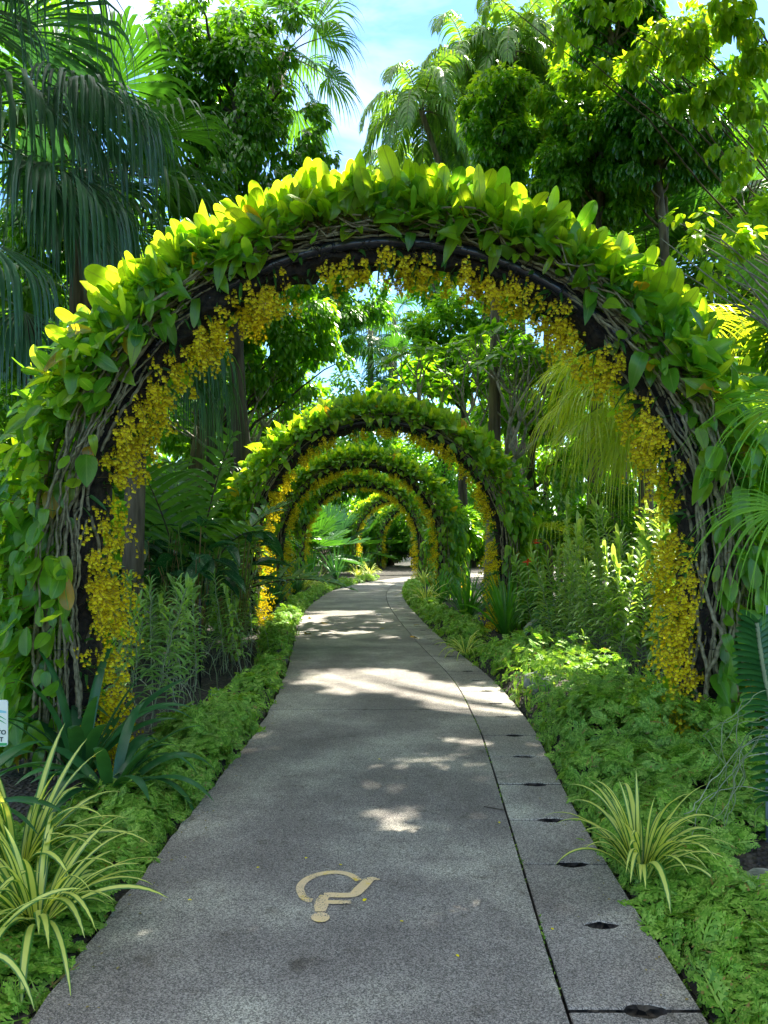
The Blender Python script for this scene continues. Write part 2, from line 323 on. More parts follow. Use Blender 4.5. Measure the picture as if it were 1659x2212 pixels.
def paintmat():
    m, t = mat('worn_paint'); N = t.nodes.new; L = t.links.new
    tc = N('ShaderNodeTexCoord'); no = N('ShaderNodeTexNoise'); no.inputs['Scale'].default_value = 14; no.inputs['Detail'].default_value = 6; L(tc.outputs['Object'], no.inputs['Vector'])
    r = ramp(t, [(.35, (.72, .54, .32)), (.62, (.72, .54, .27)), (.68, (.74, .52, .05))]); L(no.outputs['Fac'], r.inputs[0])
    vo = N('ShaderNodeTexVoronoi'); vo.inputs['Scale'].default_value = 230; L(tc.outputs['Object'], vo.inputs['Vector'])
    sep = N('ShaderNodeSeparateColor'); L(vo.outputs['Color'], sep.inputs[0])
    n2 = N('ShaderNodeTexNoise'); n2.inputs['Scale'].default_value = 11; n2.inputs['Detail'].default_value = 5; L(tc.outputs['Object'], n2.inputs['Vector'])
    ad = N('ShaderNodeMath'); ad.operation = 'MULTIPLY_ADD'; ad.inputs[1].default_value = 1.6; L(n2.outputs['Fac'], ad.inputs[0]); L(sep.outputs[2], ad.inputs[2])
    mr = N('ShaderNodeMapRange'); mr.inputs[1].default_value = 0.85; mr.inputs[2].default_value = 1.0; L(ad.outputs[0], mr.inputs[0])
    mx = N('ShaderNodeMixRGB'); mx.inputs[1].default_value = (.14, .13, .12, 1); L(mr.outputs[0], mx.inputs[0]); L(r.outputs[0], mx.inputs[2])
    b = N('ShaderNodeBsdfPrincipled'); L(mx.outputs[0], b.inputs['Base Color']); b.inputs['Roughness'].default_value = .7
    bu = N('ShaderNodeBump'); bu.inputs['Strength'].default_value = .7; bu.inputs['Distance'].default_value = .004; L(vo.outputs['Distance'], bu.inputs['Height']); L(bu.outputs[0], b.inputs['Normal'])
    o = N('ShaderNodeOutputMaterial'); L(b.outputs[0], o.inputs[0]); return m
M['paint'] = paintmat()

# ------------------------------------------------------------ ground, path, slabs
STN = [  # left edge, joint, right edge of the path at successive stations
    ((-1.30, -4), (.55, -4), (1.02, -4)), ((-1.16, 1.0), (.58, 1.0), (1.03, 1.0)), ((-1.14, 2.5), (.60, 2.5), (1.04, 2.5)),
    ((-1.09, 4.3), (.69, 4.3), (1.09, 4.3)), ((-1.05, 5.5), (.75, 5.5), (1.17, 5.5)), ((-1.03, 6.6), (.785, 6.6), (1.235, 6.6)),
    ((-1.12, 8.65), (.76, 8.65), (1.20, 8.65)), ((-1.36, 11.7), (.51, 11.7), (.94, 11.7)), ((-1.68, 15.8), (.24, 15.8), (.70, 15.7)),
    ((-1.75, 19.8), (.08, 19.7), (.55, 19.6)), ((-1.55, 24), (.10, 23.5), (.56, 23.4)), ((-.83, 27.8), (.42, 27.0), (.88, 26.8)),
    ((.19, 30.9), (1.35, 29.6), (1.76, 29.2)), ((1.4, 33.3), (2.5, 31.8), (2.9, 31.3)), ((3.4, 35.6), (4.5, 34.0), (4.9, 33.5)), ((8, 39), (9, 37.2), (9.3, 36.8))]
EL = cat_rom([s[0] for s in STN], 16); EG = cat_rom([s[1] for s in STN], 16); ER = cat_rom([s[2] for s in STN], 16)
TOP = 0.03
g = MB(); n = 60
xs = np.concatenate([np.linspace(-400, -14, 8), np.linspace(-12, 12, 49), np.linspace(14, 400, 8)]); ys = np.concatenate([np.linspace(-200, -6, 6), np.linspace(-5, 50, 111), np.linspace(60, 600, 10)])
X, Y = np.meshgrid(xs, ys); Z = RNG.normal(0, .006, X.shape) - .012
i, j = np.meshgrid(np.arange(len(ys) - 1), np.arange(len(xs) - 1), indexing='ij'); b = (i * len(xs) + j).ravel()
g.add(np.stack([X, Y, Z], -1).reshape(-1, 3), np.stack([b, b + 1, b + len(xs) + 1, b + len(xs)], -1))
tag(g.build('ground', M['soil']), None, None, kind='structure')

def slab(mb, poly, z0, z1, bev=.004, mi=0):
    """closed polygon -> solid with a small bevel on its top rim"""
    p = np.asarray(poly, float); n = len(p); c = p.mean(0)
    q = c + (p - c) * (1 - bev / np.maximum(np.linalg.norm(p - c, axis=1, keepdims=True), 1e-6))
    V = np.vstack([np.c_[p, np.full(n, z0)], np.c_[p, np.full(n, z1 - bev)], np.c_[q, np.full(n, z1)]])
    k = np.arange(n); kk = (k + 1) % n
    b0 = mb.n; mb.add(V, [np.stack([k + n, kk + n, kk + 2 * n, k + 2 * n], -1), (np.arange(n) + 2 * n)[None]], None, mi)
    mb.f.append((np.stack([k, kk, kk + n, k + n], -1) + b0, 1))
# main walk: bays of concrete between joints
pm = MB(); cut = [2.0, 7.0, 13.6, 20.2, 26.3, 31, 60]
yl = EL[:, 1]; start = 0
JOINTS = [7.0, 13.6, 20.2, 26.3]
ids = [0] + [int(np.argmin(abs(yl - c))) for c in JOINTS] + [len(yl) - 1]
for a, b in zip(ids[:-1], ids[1:]):
    Lp = EL[a:b + 1].copy(); Gp = EG[a:b + 1].copy() - [.007, 0]
    if a: Lp[0, 1] += .012; Gp[0, 1] += .012
    Lp += np.c_[RNG.normal(0, .006, len(Lp)), np.zeros(len(Lp))]
    m = len(Lp); nx = 5
    row = [np.c_[Lp * (1 - t) + Gp * t, np.full(m, TOP)] for t in np.linspace(0, 1, nx)]
    side0 = np.c_[Lp, np.full(m, -.05)]; side1 = np.c_[Gp, np.full(m, -.05)]
    G_ = np.stack([side0] + row + [side1], 1); w_ = nx + 2
    ii, jj = np.meshgrid(np.arange(m - 1), np.arange(w_ - 1), indexing='ij'); bb = (ii * w_ + jj).ravel()
    pm.add(G_.reshape(-1, 3), np.stack([bb, bb + 1, bb + w_ + 1, bb + w_], -1))
    pm.add(G_[[0, -1]].reshape(-1, 3), [np.array([list(range(w_))]), np.array([list(range(w_, 2 * w_))])])
tag(pm.build('path', M['path'], smooth=False), None, None, kind='structure')
# edging slabs with a lens shaped drain hole at every joint
def along(E, d):
    seg = np.linalg.norm(np.diff(E, axis=0), axis=1); s = np.concatenate([[0], np.cumsum(seg)])
    return np.array([np.interp(d, s, E[:, 0]), np.interp(d, s, E[:, 1])]), s[-1]
def byY(E, y): return np.interp(y, E[:, 1], E[:, 0])
sm = MB()
jy = [-.5, .7, 1.35, 1.95, 2.53, 3.09, 3.68, 4.26, 4.88, 5.5, 6.1, 6.75, 7.3, 7.9]
while jy[-1] < 36: jy.append(jy[-1] + .6)
def edge_at(y):
    k = np.interp(y, EG[:, 1], np.arange(len(EG))); 
    return (np.array([np.interp(k, np.arange(len(E)), E[:, 0]) for E in (EG, ER)]), np.array([np.interp(k, np.arange(len(E)), E[:, 1]) for E in (EG, ER)]))
for a, b in zip(jy[:-1], jy[1:]):
    gap = .006
    (x0, x1), (y0, y1) = edge_at(a); (u0, u1), (v0, v1) = edge_at(b)
    A, B = np.array([x0 + .006, y0 + gap]), np.array([x1, y1 + gap]); C_, D_ = np.array([u1, v1 - gap]), np.array([u0 + .006, v0 - gap])
    def notch(p, q, s):
        c = p * .42 + q * .58; d = nrm(q - p); nrml = np.array([-d[1], d[0]]) * s; rr = RNG.uniform(.9, 1.15)
        a_ = np.linspace(np.pi, 0, 9); wx = .070 * rr * (1 + RNG.normal(0, .05, 9)); wz = .026 * rr * (1 + RNG.normal(0, .12, 9))
        return [c + d * math.cos(q) * u_ + nrml * (math.sin(q) ** 1.3) * v_ for q, u_, v_ in zip(a_, wx, wz)]
    poly = [A] + notch(A, B, 1) + [B, C_] + notch(C_, D_, 1)[0:0] + [x for x in notch(D_, C_, -1)[::-1]] + [D_]
    slab(sm, poly, -.06, TOP - .003 + RNG.uniform(-.003, .003), .005)
tag(sm.build('pavement_edging', [M['slab'], M['soil']], smooth=False), None, None, kind='structure')  # slab sides use soil: dirt, plus deep-gap shade put into the colour

# worn wheelchair symbol, laid 3 mm proud of the path
def cp(u, v):   # crop of the symbol -> ground
    x = (1100 + u * .36166) * .54; y = (3400 + v * .36166) * .54
    Yd = (EYE - TOP) * F / (y - 1168); return np.array([(x - 829.5) * Yd / F, Yd])
def strip(mb, pts, wd, per=6):
    c = cat_rom(np.array(pts, float), per); wd = np.interp(np.linspace(0, 1, len(c)), np.linspace(0, 1, len(wd)), wd)
    g2 = np.array([cp(*q) for q in c]); t = nrm(np.gradient(g2, axis=0)); nn = np.stack([-t[:, 1], t[:, 0]], 1)
    l = g2 + nn * wd[:, None] / 2; r_ = g2 - nn * wd[:, None] / 2; k = len(c)
    V = np.vstack([np.c_[l, np.full(k, TOP + .003)], np.c_[r_, np.full(k, TOP + .003)]])
    ii = np.arange(k - 1); mb.add(V, np.stack([ii, ii + k, ii + k + 1, ii + 1], -1))
wm = MB()
strip(wm, [(925, 345), (850, 290), (740, 258), (600, 255), (450, 285), (340, 340), (285, 400), (280, 455), (310, 520), (360, 558), (412, 565)], [.034, .036, .040, .034, .034])
strip(wm, [(500, 690), (512, 620), (520, 560), (540, 530), (555, 512)], [.045, .060, .050, .046, .044])
strip(wm, [(545, 512), (620, 507), (700, 510), (800, 510), (875, 500), (930, 450), (990, 390), (1040, 335)], [.046, .044, .044, .055, .048])
strip(wm, [(1025, 338), (1080, 328), (1160, 340)], [.042, .034, .01])
strip(wm, [(565, 590), (700, 590), (842, 588)], [.032, .034, .028])
hc = [cp(502 + 103 * math.cos(a), 760 + 55 * math.sin(a)) for a in np.linspace(0, 2 * np.pi, 28, endpoint=False)]
wm.add(np.c_[np.array(hc), np.full(28, TOP + .003)], np.arange(28)[None])
# pieces overlap: lift each piece a hair so no two faces share a plane
for k_, arr in enumerate(wm.v): arr[:, 2] += k_ * .0006
tag(wm.build('painted_symbol', M['paint'], smooth=False), 'faded cream and yellow wheelchair symbol painted upside down on the path', 'painted marking')


# ------------------------------------------------------------ leaf templates (length 1 along +Y, normal +Z)
def leaf_t(rows, wid, half, droop=.25, fold=.16, curl=0.0, ripple=0.0):
    """rows: stations 0..1, wid: half width factor at each; last row is the tip"""
    us = {2: [-1, 0, 1], 4: [-1, -.5, 0, .5, 1]}[half]; k = len(us); V = []; uv = []
    for v, ww in zip(rows, wid):
        for u in us:
            V.append([u * ww, v - .0 * abs(u), abs(u) ** 1.3 * fold * ww * 2 - droop * v * v + curl * math.sin(v * 5) * .05 + ripple * math.sin(v * 17 + u * 2) * abs(u)])
            uv.append([(u + 1) / 2 if k > 3 else (u + 1) / 2, v])
    Fq = [[i * k + j, i * k + j + 1, (i + 1) * k + j + 1, (i + 1) * k + j] for i in range(len(rows) - 1) for j in range(k - 1)]
    V = np.array(V, float); V[:, 1] *= 1.0
    return V, [np.array(Fq)], np.array(uv)
def heart(droop, fold, curl=0, wf=1.0, rip=0.012):
    return leaf_t([0, .06, .16, .3, .5, .7, .86, .95, 1.0], [x * wf for x in (.02, .17, .25, .29, .285, .22, .12, .045, .002)], 4, droop, fold, curl, rip)
HEARTS = [heart(.15, .12), heart(.35, .2, 1), heart(.55, .1, -1), heart(.25, .3, 0, .85), heart(.8, .16, 1, .95)]
H_LO = [leaf_t([0, .12, .4, .75, 1], [.02, .23, .29, .18, .002], 2, d, f) for d, f in ((.2, .15), (.5, .2), (.75, .1))]
OVALS = [leaf_t([0, .08, .22, .4, .6, .78, .9, .97, 1.0], [x * wf for x in (.02, .09, .155, .20, .225, .21, .155, .085, .006)], 4, d, f, c, .012) for d, f, c, wf in ((.1, .2, 0, 1), (-.35, .22, 1, .92), (.45, .15, -1, 1.0), (.85, .25, 1, .9), (-.7, .12, 0, 1.05))]
LEAF = leaf_t([0, .42, 1], [.015, .26, .002], 2, .22, .2)
LEAF_W = leaf_t([0, .25, .62, 1], [.015, .25, .22, .002], 2, .35, .18)
LANCE = leaf_t([0, .3, .7, 1], [.02, .14, .12, .002], 2, .3, .15)

def leaf_blob(mb, T, Pp, D, Nh, S, mi=0):
    mb.inst(T, Pp, frames(D, Nh), S, mi)

# ------------------------------------------------------------ arches
AR, AZ = 2.14, 1.45                 # radius and height of the springing
ALEN = 2 * AZ + math.pi * AR
def arch_pt(s):
    """s in metres from the left foot -> point (x,z) and outward direction; the legs splay slightly"""
    s = np.asarray(s, float); x = np.empty_like(s); z = np.empty_like(s); ox = np.empty_like(s); oz = np.empty_like(s)
    l = s < AZ; r = s > AZ + math.pi * AR; c = ~(l | r)
    x[l] = -AR - .03 * (AZ - s[l]); z[l] = s[l]; ox[l] = -1; oz[l] = 0
    q = s[r] - AZ - math.pi * AR; x[r] = AR + .03 * q; z[r] = AZ - q; ox[r] = 1; oz[r] = 0
    a = math.pi - (s[c] - AZ) / AR; x[c] = AR * np.cos(a); z[c] = AZ + AR * np.sin(a); ox[c] = np.cos(a); oz[c] = np.sin(a)
    return x, z, ox, oz
def arch_xyz(s, rho, y):
    x, z, ox, oz = arch_pt(s); return np.stack([x + ox * rho, np.broadcast_to(y, x.shape), z + oz * rho], -1)
def smooth_noise(n, k, amp, rng):
    c = rng.normal(0, amp, k); return np.interp(np.linspace(0, k - 1, n), np.arange(k), c)

def make_frame(parent):
    for y in (-.14, .14):
        mb = MB(); s = np.linspace(0, ALEN, 90); mb.tube(arch_xyz(s, .0, y), .040, 10)
        for q in np.linspace(.4, ALEN - .4, 12): mb.tube(arch_xyz(np.array([q, q + .02]), 0, y), .046, 10)
        mb.build('pipe', M['pipe'], parent)
    mb = MB(); k = 7; s = np.linspace(.0, ALEN, 160); sec = [(-.09, -.13), (-.13, 0), (-.09, .13), (.08, .15), (.12, 0), (.08, -.15)]
    rows = []
    wide = np.interp(np.abs(s / ALEN - .53), [.04, .16, .3], [.80, 1.22, 1.32])
    for rh, y in sec: rows.append(arch_xyz(s, (rh if rh < 0 else rh * np.interp(np.abs(s / ALEN - .5), [.1, .25], [1, .35])) + RNG.normal(0, .018, len(s)), y * wide + RNG.normal(0, .02, len(s))))
    G_ = np.stack(rows + [rows[0]], 1); w_ = 7
    ii, jj = np.meshgrid(np.arange(len(s) - 1), np.arange(w_ - 1), indexing='ij'); bb = (ii * w_ + jj).ravel()
    mb.add(G_.reshape(-1, 3), np.stack([bb, bb + 1, bb + w_ + 1, bb + w_], -1))
    # frayed fibres
    m = 4200; ss = RNG.uniform(0, ALEN, m); x, z, ox, oz = arch_pt(ss); p = arch_xyz(ss, RNG.uniform(-.10, .08, m), RNG.uniform(-.20, .05, m))
    mb.ribbons(p, np.c_[ox, np.full(m, -1.0), oz] + RNG.normal(0, 1.2, (m, 3)), rsph(m), RNG.uniform(.04, .13, m), np.tile([.007, .006, .002], (m, 1)), .6, [.5, .5])
    mb.build('coir_core', M['coir'], parent)

def make_vine(parent, rng, hi=True, nleaf=2600, asym=0.0):
    stems = MB(); S = 52 if hi else 26
    for k in range(S):
        n = 110 if hi else 60; a = rng.uniform(0, 1)
        s0, s1 = (0, ALEN * rng.uniform(.35, .62)) if k % 2 == 0 else (ALEN, ALEN * rng.uniform(.40, .66))
        s = np.linspace(s0, s1, n); q = rng.uniform(0, 1)
        hump = np.minimum(1, 4 * np.abs(s - s0) / ALEN); leg = np.interp(np.abs(s / ALEN - .5), [.12, .25], [0, 1])
        ang = math.radians(rng.uniform(-15, 135) if k % 3 else rng.uniform(80, 165)) + smooth_noise(n, 9, .25, rng)
        rr = (rng.uniform(.10, .20) + smooth_noise(n, 14, .018, rng)) * (.62 + .38 * leg)
        p = arch_xyz(s, .07 + np.cos(ang) * rr * 1.05 + .02 * hump, -.08 - np.sin(ang) * rr * (1.1 + .25 * leg))
        p += rng.normal(0, .004, p.shape) + np.stack([smooth_noise(n, 30, .008, rng) for _ in range(3)], 1)
        rad = rng.uniform(.006, .0125) * np.linspace(1.15, .8, n)
        stems.tube(p, rad, 6 if hi else 4)
    if hi:      # loose loops and short stubs that leave the bundle
        for k in range(60):
            s0 = rng.uniform(.25, .75) * ALEN; n = 14; s = s0 + np.linspace(0, rng.uniform(.25, .8), n) * rng.choice([-1, 1])
            t = np.linspace(0, 1, n); p = arch_xyz(s, .10 + .10 * t + .05 * np.sin(t * 5 + k), -.15 - .08 * np.sin(t * 3.14) + .12 * t * rng.uniform(-1, 1))
            p += np.stack([smooth_noise(n, 6, .015, rng) for _ in range(3)], 1); stems.tube(p, rng.uniform(.004, .009), 5)
        for q in np.linspace(.3, 3.6, 7):   # dark ties round the bundle
            for mir in (0, 1):
                s_ = q if not mir else ALEN - q; an = np.linspace(-.5, 2.2, 12)
                p = arch_xyz(np.full(12, s_), .07 + np.cos(an) * .2, -.06 - np.sin(an) * .22); stems.tube(p, .003, 4, mi=1)
    stems.build('stem', [M['stem'], M['pipe']], parent)
    # leaves
    def place(m, s, topness):
        x, z, ox, oz = arch_pt(s)
        ph = rng.uniform(-1.9, 1.9, m) if hi else rng.uniform(-2.0, 2.0, m)
        rr = rng.uniform(.10, .29, m) * (1 + 1.0 * (1 - topness))
        rho = .10 + np.cos(ph) * rr; y = -np.sin(ph) * rr * .95 * (1 - .2 * (1 - topness))
        front_low = (rho < np.interp(topness, [0, 1], [.22, .13])) & (y < 0)
        keep = ~front_low | (rng.uniform(size=m) < np.interp(topness, [0, 1], [.30, .22]))
        return x, z, ox, oz, ph, rr, rho, y, keep
    for part, frac in (('leaf_cover', 1.0), ('young_lit_leaf_cover', .33)):
        mb = MB(); m = int(nleaf * frac)
        if part == 'leaf_cover': s = rng.uniform(.02, .98, m) * ALEN
        else: s = np.clip(rng.normal(.5, .17, m), .06, .94) * ALEN
        u = np.abs(s / ALEN - .5); topn = np.clip(1 - (u - .12) / .2, 0, 1)
        x, z, ox, oz, ph, rr, rho, y, keep = place(m, s, topn)
        if part == 'young_lit_leaf_cover': rho = rho + .02
        base = np.stack([x + ox * rho, y, z + oz * rho], -1)
        radial = nrm(np.stack([ox * np.cos(ph), -np.sin(ph) * .9, oz * np.cos(ph)], -1))
        up = np.array([0, 0, 1.0]); rnd = rsph(m, rng)
        upright = topn * (rng.uniform(size=m) < (.75 if part != 'leaf_cover' else .4)) * (np.cos(ph) > .1)
        D = radial * (.55 + .3 * rng.uniform(size=(m, 1))) + up * (upright * .85 - (1 - upright) * (.15 + .75 * (1 - topn)) )[:, None] + rnd * (.42 + .42 * upright)[:, None]
        D = nrm(D)
        Nh = radial * (1 - upright)[:, None] * .9 + up * ((1 - upright) * .55)[:, None] + np.array([0, -1.0, 0]) * (.35 + .5 * upright)[:, None] * np.sign(rng.uniform(-.25, 1, m))[:, None] + rsph(m, rng) * .45
        size = rng.uniform(.085, .20, m) * np.where(upright > .5, 1.2, 1) * (.9 if part == 'leaf_cover' else 1.0)
        size = size * (1 + .22 * (1 - topn)) * np.where(rng.uniform(size=m) < .12, 1.25, 1)
        kk = np.where(keep)[0]; base, D, Nh, size = base[kk], D[kk], Nh[kk], size[kk]; tmp = HEARTS + OVALS if hi else H_LO
        which = rng.integers(0, len(tmp), len(kk))
        if len(kk) and hi:
            which = np.where((rng.uniform(size=len(kk)) < .85) & (upright[kk] > .5), 5 + which % 5, which)
        for q in range(len(tmp)):
            w_ = which == q; mb.inst(tmp[q], base[w_], frames(D[w_], Nh[w_]), size[w_])
        # petioles
        root = base - radial[kk] * (.10 if hi else .07) - np.array([0, 0, .05]) * (topn[kk])[:, None] + rng.normal(0, .015, base.shape)
        ln = np.linalg.norm(base - root, axis=1)
        mb.ribbons(root, base - root, np.cross(nrm(base - root), rsph(len(kk), rng)), ln, np.full((len(kk), 2), .006), 0, [0], .3, mi=1)
        mb.build(part, [M['vine'] if part == 'leaf_cover' else M['vine_top'], M['petiole']], parent)

def flower_t():
    V = [[0, 0, 0]]; uv = []
    lip = [(-.12, .05), (-.5, .25), (-.62, .6), (-.38, .92), (0, .78), (.38, .92), (.62, .6), (.5, .25), (.12, .05)]
    for x, y in lip: V.append([x * .8, -y * .8, .12 * math.cos(x * 3)])
    Fq = [[0, i, i + 1] for i in range(1, 9)]
    return np.array(V), [np.array(Fq)], np.zeros((len(V), 2))
def sepal_t():
    V = []; Fq = []
    for a in (90, 20, 160, 55, 125):
        a = math.radians(a); d = np.array([math.cos(a), math.sin(a)]); n_ = np.array([-d[1], d[0]]) * .1; b = len(V)
        for p in (d * .02 - n_ * .3, d * .35 - n_, d * .62, d * .35 + n_): V.append([p[0], p[1], .05])
        Fq.append([b, b + 1, b + 2, b + 3])
    return np.array(V), [np.array(Fq)], np.zeros((len(V), 2))
FLT, SPT = flower_t(), sepal_t()
def make_orchids(parent, rng, nspray=520, per=15, fs=.019, reach=1.0):
    fl = MB(); sp = MB(); lf = MB(); m = nspray
    s = rng.uniform(.012, .988, m) * ALEN
    # clumpy along the arch: drop sprays where the slow wave is low
    cl = np.sin(s * 5.3 + 1) * .5 + np.sin(s * 11.7) * .35 + np.sin(s * 2.1 + 2) * .3; kp = rng.uniform(-.7, .8, m) < cl + .15 + .35 * np.abs(s / ALEN - .5); s = s[kp]; m = len(s)
    x, z, ox, oz = arch_pt(s); u = np.abs(s / ALEN - .5) * 2
    P0 = arch_xyz(s, rng.uniform(-.15, -.04, m), rng.uniform(-.25, .2, m)); inward = -np.stack([ox, np.zeros(m), oz], -1)
    D = inward * rng.uniform(.5, 1.2, m)[:, None] + np.array([0, -1.0, 0]) * rng.uniform(-.7, .9, m)[:, None] + rsph(m, rng) * .35 + np.array([0, 0, 1]) * (rng.uniform(0, .5, m) * u)[:, None]
    Ls = rng.uniform(.10, .34, m) * (.50 + .85 * u) * reach
    D = nrm(D); n = 6; pos = [P0.copy()]; p = P0.copy(); d = D.copy()
    for i in range(n):
        d = nrm(d + np.array([0, 0, -1]) * .26); p = p + d * (Ls / n)[:, None]; pos.append(p.copy())
    pos = np.stack(pos, 1)
    fl.ribbons(P0, D, np.cross(D, rsph(m, rng)), Ls, np.full((m, 7), .0028), 1, [.26] * 6, .3, mi=2)
    # flowers along the outer two thirds
    t = rng.uniform(.2, 1, (m, per)) * n; k = np.minimum(t.astype(int), n - 1); fr = (t - k)[..., None]
    q = pos[np.arange(m)[:, None], k] * (1 - fr) + pos[np.arange(m)[:, None], k + 1] * fr
    q = (q + rng.normal(0, .022, q.shape)).reshape(-1, 3); K = len(q)
    Nn = np.array([0, -1.0, 0]) + rsph(K, rng) * .8; Up = np.array([0, 0, 1.0]) + rsph(K, rng) * .35
    Rm = frames(Up, Nn); sc = rng.uniform(.55, 1.3, K) * fs
    fl.inst(FLT, q, Rm, sc, 0); fl.inst(SPT, q, Rm, sc, 1)
    fl.build('flower_cluster', [M['oncid'], M['oncid_b'], M['spray']], parent)
    m = 420; s = rng.uniform(0, ALEN, m); x, z, ox, oz = arch_pt(s); P0 = arch_xyz(s, rng.uniform(-.1, 0, m), rng.uniform(-.2, .15, m))
    D = nrm(np.stack([-ox, rng.uniform(-1.4, .2, m), -oz + .3], -1) + rsph(m, rng) * .6)
    lf.ribbons(P0, D, np.cross(D, rsph(m, rng)), rng.uniform(.10, .24, m), rng.uniform(.018, .03, m)[:, None] * np.array([.7, 1, 1, .7, .05]), .5, [.3] * 4, .15)
    lf.build('foliage', M['onc_leaf'], parent)

ORD = ['nearest', 'second', 'third', 'fourth', 'fifth', 'farthest']
APOS = [(.05, 5.35), (-.10, 13.2), (-.60, 20.3), (-.82, 27.6), (.70, 37.0), (1.9, 43.5)]
def arch_label(k, what):
    if k == 0: return {'f': 'black pipe arch with dark coir core, nearest the camera', 'v': 'climbing vine with big lime green leaves over the nearest arch', 'o': 'yellow dancing orchid sprays lining the inside of the nearest arch'}[what]
    w_ = {1: 'second arch from the camera', 2: 'third arch from the camera', 3: 'fourth arch from the camera', 4: 'fifth arch from the camera', 5: 'farthest arch, the last before the bend'}[k]
    return {'f': 'black pipe frame of the ' + w_, 'v': 'leafy climbing vine covering the ' + w_, 'o': 'yellow orchid sprays inside the ' + w_}[what]
GR = {'f': 'arches spanning the path', 'v': 'vines on the arches', 'o': 'orchid garlands on the arches'}
protos = {}
for k, (ax, ay) in enumerate(APOS):
    for what, nm, cat in (('f', 'garden_arch', 'arch'), ('v', 'climbing_vine', 'vine'), ('o', 'orchid_garland', 'orchid')):
        lab = arch_label(k, what); key = (what, 0 if (k == 0 or what == 'f') else 1)
        if key not in protos:
            e = empty(nm, (ax, ay, 0), lab, cat, GR[what])
            rg = np.random.default_rng(40 + k)
            if what == 'f': make_frame(e)
            elif what == 'v': make_vine(e, rg, hi=(k == 0), nleaf=6800 if k == 0 else 4600)
            else: make_orchids(e, rg, 1000 if k == 0 else 700, 20, .0225 if k == 0 else .025)
            protos[key] = e
        else:
            sc = (-1, 1, 1) if k in (2, 4) else (1, 1, 1)
            copy_tree(protos[key], (ax, ay, 0), 0, sc, lab)

# ------------------------------------------------------------ plant builders
def fern_t(pairs, sub):
    V = []; Fq = []
    def kite(p, d, ln, wd, z):
        d = d / np.linalg.norm(d); n_ = np.array([-d[1], d[0]]); b = len(V)
        for q in (p, p + d * ln * .5 - n_ * wd, p + d * ln, p + d * ln * .5 + n_ * wd): V.append([q[0], q[1], z - .35 * q[1] ** 2 - .25 * abs(q[0])])
        Fq.append([b, b + 1, b + 2, b + 3])
    kite(np.zeros(2), np.array([0, 1.0]), 1.0, .035, 0)
    for i in range(pairs):
        y = .12 + .8 * i / pairs; ln = .46 * math.sin(math.pi * min(1, (.25 + .75 * (1 - i / pairs)))) ** .6 * (1 - .45 * i / pairs)
        for s in (-1, 1):
            d = np.array([s * .82, .57]); p = np.array([0, y]); kite(p, d, ln, .05 if sub else .085, .01)
            if sub:
                for j in range(3):
                    q = p + d * ln * (.3 + .27 * j)
                    for s2 in (-1, 1):
                        a = s2 * .75; dd = np.array([d[0] * math.cos(a) - d[1] * math.sin(a), d[0] * math.sin(a) + d[1] * math.cos(a)])
                        kite(q, dd, ln * (.42 - .08 * j), .03, .012)
    return np.array(V), [np.array(Fq)], np.zeros((len(V), 2))
FERN_HI, FERN_LO = fern_t(5, True), fern_t(4, False)

